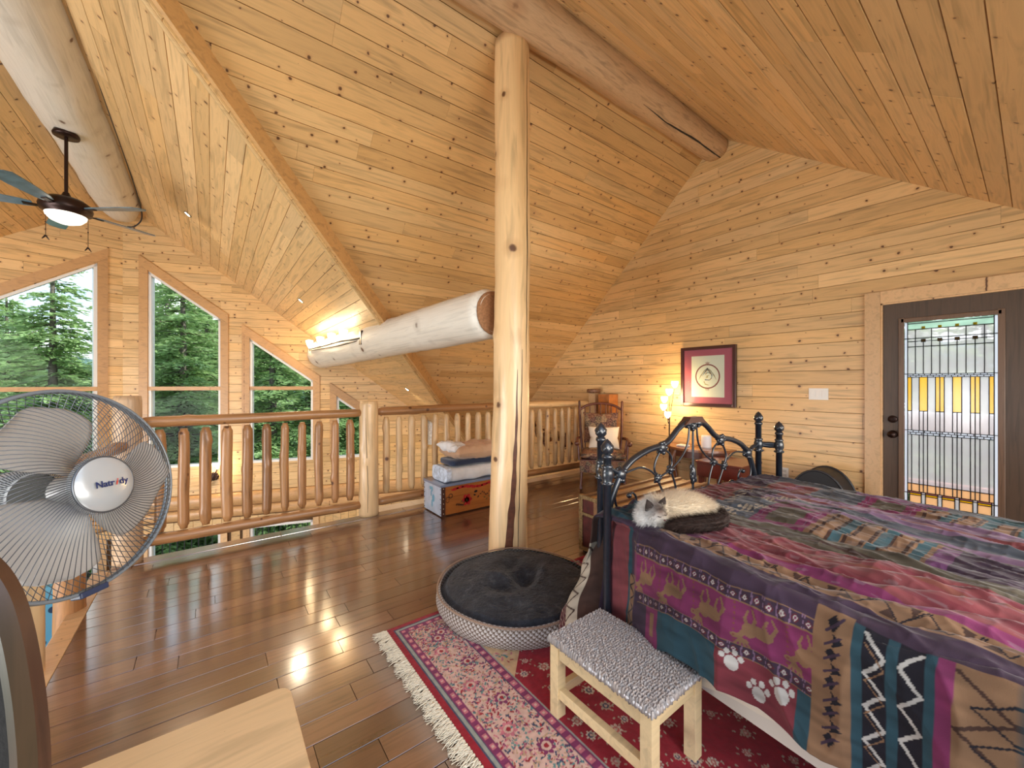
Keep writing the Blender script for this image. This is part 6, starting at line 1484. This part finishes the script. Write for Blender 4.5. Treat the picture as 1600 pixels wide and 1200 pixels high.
# cedar box behind the chair, bowl on the wall
o = MB().box(4.50, 3.66, 0, SX - .004, 3.86, 1.19, bev=.004).build('cedar_stand', plain('orange_cedar', (.42, .14, .03), .4, coat=.4, noise=.2, nscale=12)); tag(o, 'narrow orange cedar stand against the wall behind the rocking chair', 'stand')
o = MB().lathe([(.0, 0), (.085, 0), (.10, .012), (.10, .050), (.09, .060), (0, .062)], 26, M=Matrix.Translation((4.58, 4.02, 1.205))).build('wooden_bowl', plain('carved_bowl', (.16, .075, .04), .5, noise=.6, nscale=40)); tag(o, 'small dark carved wooden drum on a pale post behind the rocking chair', 'ornament')
o = MB().box(4.54, 3.96, 0, 4.62, 4.08, 1.204, bev=.005).build('pale_post', M_['pale_trim']); tag(o, 'square pale post under the small carved drum', 'post')
# ---------------------------------------------------------------- half-round table, lamp, small things
tb = thing('side_table', 'half round cherry side table against the wall', 'table', (SX - .006, 2.43, 0)); R_t = .40
P = [(-R_t * math.sin(PI * k / 24), R_t * math.cos(PI * k / 24)) for k in range(25)]
m = MB(); m.prism(P, .575, .602); m.build('top', wood('cherry_top', (.34, .12, .04), (.34, .12, .04), knots=False, grain=.3, rough=.25, coat=.8), tb)
P2 = [(x * .84, y * .84) for x, y in P]; m = MB(); m.prism(P2, .49, .575); m.build('apron', dk_, tb)
for a in (12, 58, 122, 168):
    a = math.radians(a); x, y = -R_t * .80 * math.sin(a), R_t * .80 * math.cos(a); x = min(x, -.03); ox, oy = -math.sin(a) * .035, math.cos(a) * .035
    m = MB(); m.tube(bez([(x, y, .57), (x + ox, y + oy, .45), (x, y, .25), (x - ox * .3, y - oy * .3, .08), (x + ox * .4, y + oy * .4, .0)]), [float(np.interp(i / 32, [0, .3, .8, 1], [.030, .026, .014, .020])) for i in range(33)], 10); m.build('leg', wood('cherry_leg', (.26, .085, .03), (.26, .085, .03), knots=False, axis='z', rough=.3, coat=.6) if 'cherry_leg' not in bpy.data.materials else bpy.data.materials['cherry_leg'], tb)
o = thing('router', 'small flat white device lying on the half round table', 'device', (4.44, 2.52, .603)); MB().box(-.05, -.06, 0, .05, .06, .022, bev=.009).build('shell', plain('device_white', (.82, .80, .78), .3), o); MB().box(-.052, -.04, .006, -.049, .04, .010).build('light_slot', plain('slot_grey', (.2, .2, .2), .4), o)
o = thing('speaker', 'white cylindrical speaker standing on the half round table', 'speaker', (4.55, 2.30, .603)); MB().lathe([(0, 0), (.050, 0), (.054, .01), (.054, .13), (.050, .145), (.0, .147)], 28).build('shell', plain('matt_white', (.78, .77, .77), .5), o); MB().lathe([(.056, .0), (.058, .006), (.056, .014)], 28, cap=False).build('base_ring', plain('ring_grey', (.5, .5, .5), .4), o)
tag(MB().tube(bez([(4.50, 2.45, .606), (4.58, 2.40, .615), (4.63, 2.36, .640), (4.60, 2.33, .612), (4.56, 2.22, .606), (4.60, 2.16, .612), (4.64, 2.14, .60), (4.67, 2.14, .35), (4.66, 2.3, .01)]), .003, 6).build('cable', M_['dark']), 'thin black cable trailing off the half round table', 'cable')
fl_ = thing('floor_lamp', 'slim floor lamp with five glowing tulip shades', 'lamp', (4.52, 2.745, 0))
MB().lathe([(0, 0), (.11, 0), (.115, .012), (.03, .03), (.012, .05), (0, .05)], 28).build('base', M_['bronze'], fl_)
MB().tube([(0, 0, .03), (0, 0, .88)], .008, 10).build('pole', M_['bronze'], fl_)
shade = plain('glowing_glass', (1, .9, .7), .4, emis=(1, .76, .42), es=7)
for (dyy, z_, h) in ((.01, .955, .93), (.065, 1.045, .95), (.055, 1.14, 1.0), (-.01, 1.235, 1.1), (-.085, 1.33, 1.2)):
    br = MB(); br.tube(bez([(0, 0, .86), (0, dyy * .2, .86 + (z_ - .90) * .3), (-.01, dyy * .75, z_ - .10), (-.02, dyy, z_ - .035)]), .004, 8); bo = br.build('stem', M_['bronze'], fl_)
    m = MB(); V = []; n = 30; k_ = 10
    for i in range(k_ + 1):
        t = i / k_; 
        for j in range(n):
            a = 2 * PI * j / n; r = .010 + .024 * math.sin(PI * min(.72, t * .75 + .02)) + .008 * t * t + .004 * t * math.cos(5 * a); V.append((-.02 + r * math.cos(a), dyy + r * math.sin(a), z_ - .035 + .072 * t + .008 * t * math.cos(5 * a)))
    m.add(V, [tuple(f) for f in grid_faces(k_ + 1, n, False, True)], True); m.build('tulip_shade', shade, bo)
lamp('POINT', 'lamp_glow', (4.45, 2.74, 1.16), 9, (1, .70, .36), size=.10)
# mahogany bench and black cases by the wall
pb = thing('small_bench', 'small mahogany bench seen through the right side of the footboard', 'bench', (4.02, 1.70, 0)); mh = plain('mahogany', (.13, .022, .014), .3, coat=.6, noise=.2, nscale=14)
MB().box(-.012, -.012, .525, .46, .442, .55, bev=.005).build('top', mh, pb); MB().box(0, 0, .39, .448, .43, .525, bev=.003).build('box', mh, pb)
for (x, y) in ((.01, .01), (.40, .01), (.01, .38), (.40, .38)): MB().box(x, y, 0, x + .038, y + .038, .39).build('leg', mh, pb)
def arch_case(loc, rz, w_, h, d, label, nm):
    t = thing(nm, label, 'case', loc, rz); P = [(-w_ / 2, 0)] + [(-w_ / 2 * math.cos(PI * k / 20), h * .35 + h * .65 * math.sin(PI * k / 20)) for k in range(21)] + [(w_ / 2, 0)]
    Mx = Matrix.Rotation(PI / 2, 4, 'X'); m = MB(); m.prism(P, -d / 2 + .012, d / 2 - .012, M=Mx); m.build('shell', M_['dark'], t)
    for s in (-1, 1): m = MB(); m.tube([Mx @ Vector((x, y + .004, s * (d / 2 - .010))) for x, y in P], .010, 6); m.build('piping', plain('black_piping', (.03, .03, .035), .4) if 'black_piping' not in bpy.data.materials else bpy.data.materials['black_piping'], t)
arch_case((4.44, 1.18, 0), PI / 2, .46, .565, .30, 'black round topped case between the bed and the door wall', 'instrument_case')
arch_case((4.10, 1.50, 0), PI / 2 + .2, .34, .40, .22, 'black rounded bag on the floor under the small bench end', 'black_bag') if False else None
# dark metal silhouettes hung beyond the landing railing, black handrail of the stair
def wallart(name, y, z, w_, h, seed, label, grp=None):
    rng = random.Random(seed); m = MB(); 
    for k in range(7):
        a = rng.uniform(0, 2 * PI); c = (0, math.cos(a) * w_ * .22, math.sin(a) * h * .25)
        pts = bez([c, (0, c[1] + rng.uniform(-.3, .3) * w_, c[2] + rng.uniform(-.3, .3) * h), (0, c[1] + rng.uniform(-.5, .5) * w_, c[2] + rng.uniform(-.5, .5) * h)], 6); m.tube(pts, [float(np.interp(i / 12, [0, .5, 1], [.020, .026, .004])) for i in range(13)], 8)
    m.ball((0, 0, 0), (.02, w_ * .18, h * .22), 12, 8); o = m.build(name, plain('rusty_iron', (.13, .055, .025), .5, noise=.4, nscale=30) if 'rusty_iron' not in bpy.data.materials else bpy.data.materials['rusty_iron']); o.location = (SX - .03, y, z); tag(o, label, 'wall ornament', grp); return o
wallart('iron_ornament', 5.62, .62, .30, .60, 1, 'tall rusty iron ornament on the wall beyond the second railing, farthest from the chair')
wallart('iron_ornament', 5.22, .42, .34, .34, 2, 'rusty iron ornament in the middle behind the second railing')
wallart('iron_ornament', 4.72, .40, .40, .34, 3, 'rusty iron ornament behind the railing end beside the rocking chair')
hr = thing('stair_handrail', 'black stair handrail on the wall beyond the painted chest', 'handrail', (0, 0, 0))
def prow_pt(s, z, off=.06): M = Mpr; return M @ Vector((s, z, off))
MB().tube([prow_pt(4.42, 1.02), prow_pt(4.75, .78)], .022, 8).build('rail', M_['dark'], hr); MB().tube([prow_pt(4.47, .98), prow_pt(4.47, .16)], .014, 8).build('rail_post', M_['dark'], hr)
m = MB(); m.box(4.50, .20, .017, 4.68, .86, .02, M=Mpr); m.build('pale_panel', plain('white_paper', (.75, .75, .75), .7, noise=.2, nscale=30), hr)
# star-shaped iron sconce below the middle window
sc_ = thing('wall_sconce', 'small iron rosette sconce under the tall window right of the fold', 'sconce', tuple(prow_pt(1.16, -.12, .03)), math.atan2(-PS, 1))
m = MB(); m.ball((0, -.02, 0), (.055, .03, .055), 14, 10)
for k in range(7): a = 2 * PI * k / 7; m.ball((.045 * math.cos(a), -.035, .045 * math.sin(a)), (.024, .012, .024), 8, 6)
m.build('rosette', M_['bronze'], sc_); MB().tube([(-.07, -.05, -.15), (.05, -.05, .12)], .009, 8).build('candle_rod', M_['bronze'], sc_)
MB().lathe([(.012, 0), (.022, .03), (.014, .065), (0, .07)], 12, M=Matrix.Translation((.05, -.05, .12))).build('flame_bulb', bulb, sc_)
lamp('POINT', 'sconce_glow', prow_pt(1.22, .05, .16), 5, (1, .75, .45), size=.04)
# blue armchair down in the great room, by the prow
ac = thing('wing_chair', 'tall blue spotted wing chair down in the great room', 'chair', (-1.74, 7.25, -2.6), .1); bl_, nt, b = new_mat('blue_spotted'); t = N(nt, 'ShaderNodeTexCoord'); v = N(nt, 'ShaderNodeTexVoronoi'); v.inputs['Scale'].default_value = 6; nt.links.new(t.outputs['Object'], v.inputs['Vector']); nt.links.new(ramp(nt, v.outputs['Distance'], [(.26, (.01, .03, .07)), (.30, (.10, .30, .42))]), b.inputs['Base Color']); b.inputs['Roughness'].default_value = .8
MB().box(-.42, -.40, .15, .42, .40, .48, bev=.06).build('seat', bl_, ac); MB().box(-.42, .30, .35, .42, .48, 1.38, bev=.07).build('backrest', bl_, ac)
for s in (-1, 1): MB().box(s * .42 - .06, -.38, .2, s * .42 + .06, .38, .68, bev=.05).build('arm', bl_, ac); MB().box(s * .42 - .05, .05, .6, s * .42 + .05, .40, 1.25, bev=.04).build('wing', bl_, ac)
for (x, y) in ((-.36, -.34), (.33, -.34), (-.36, .40), (.33, .40)): MB().box(x, y, 0, x + .05, y + .05, .18).build('leg', dk_, ac)
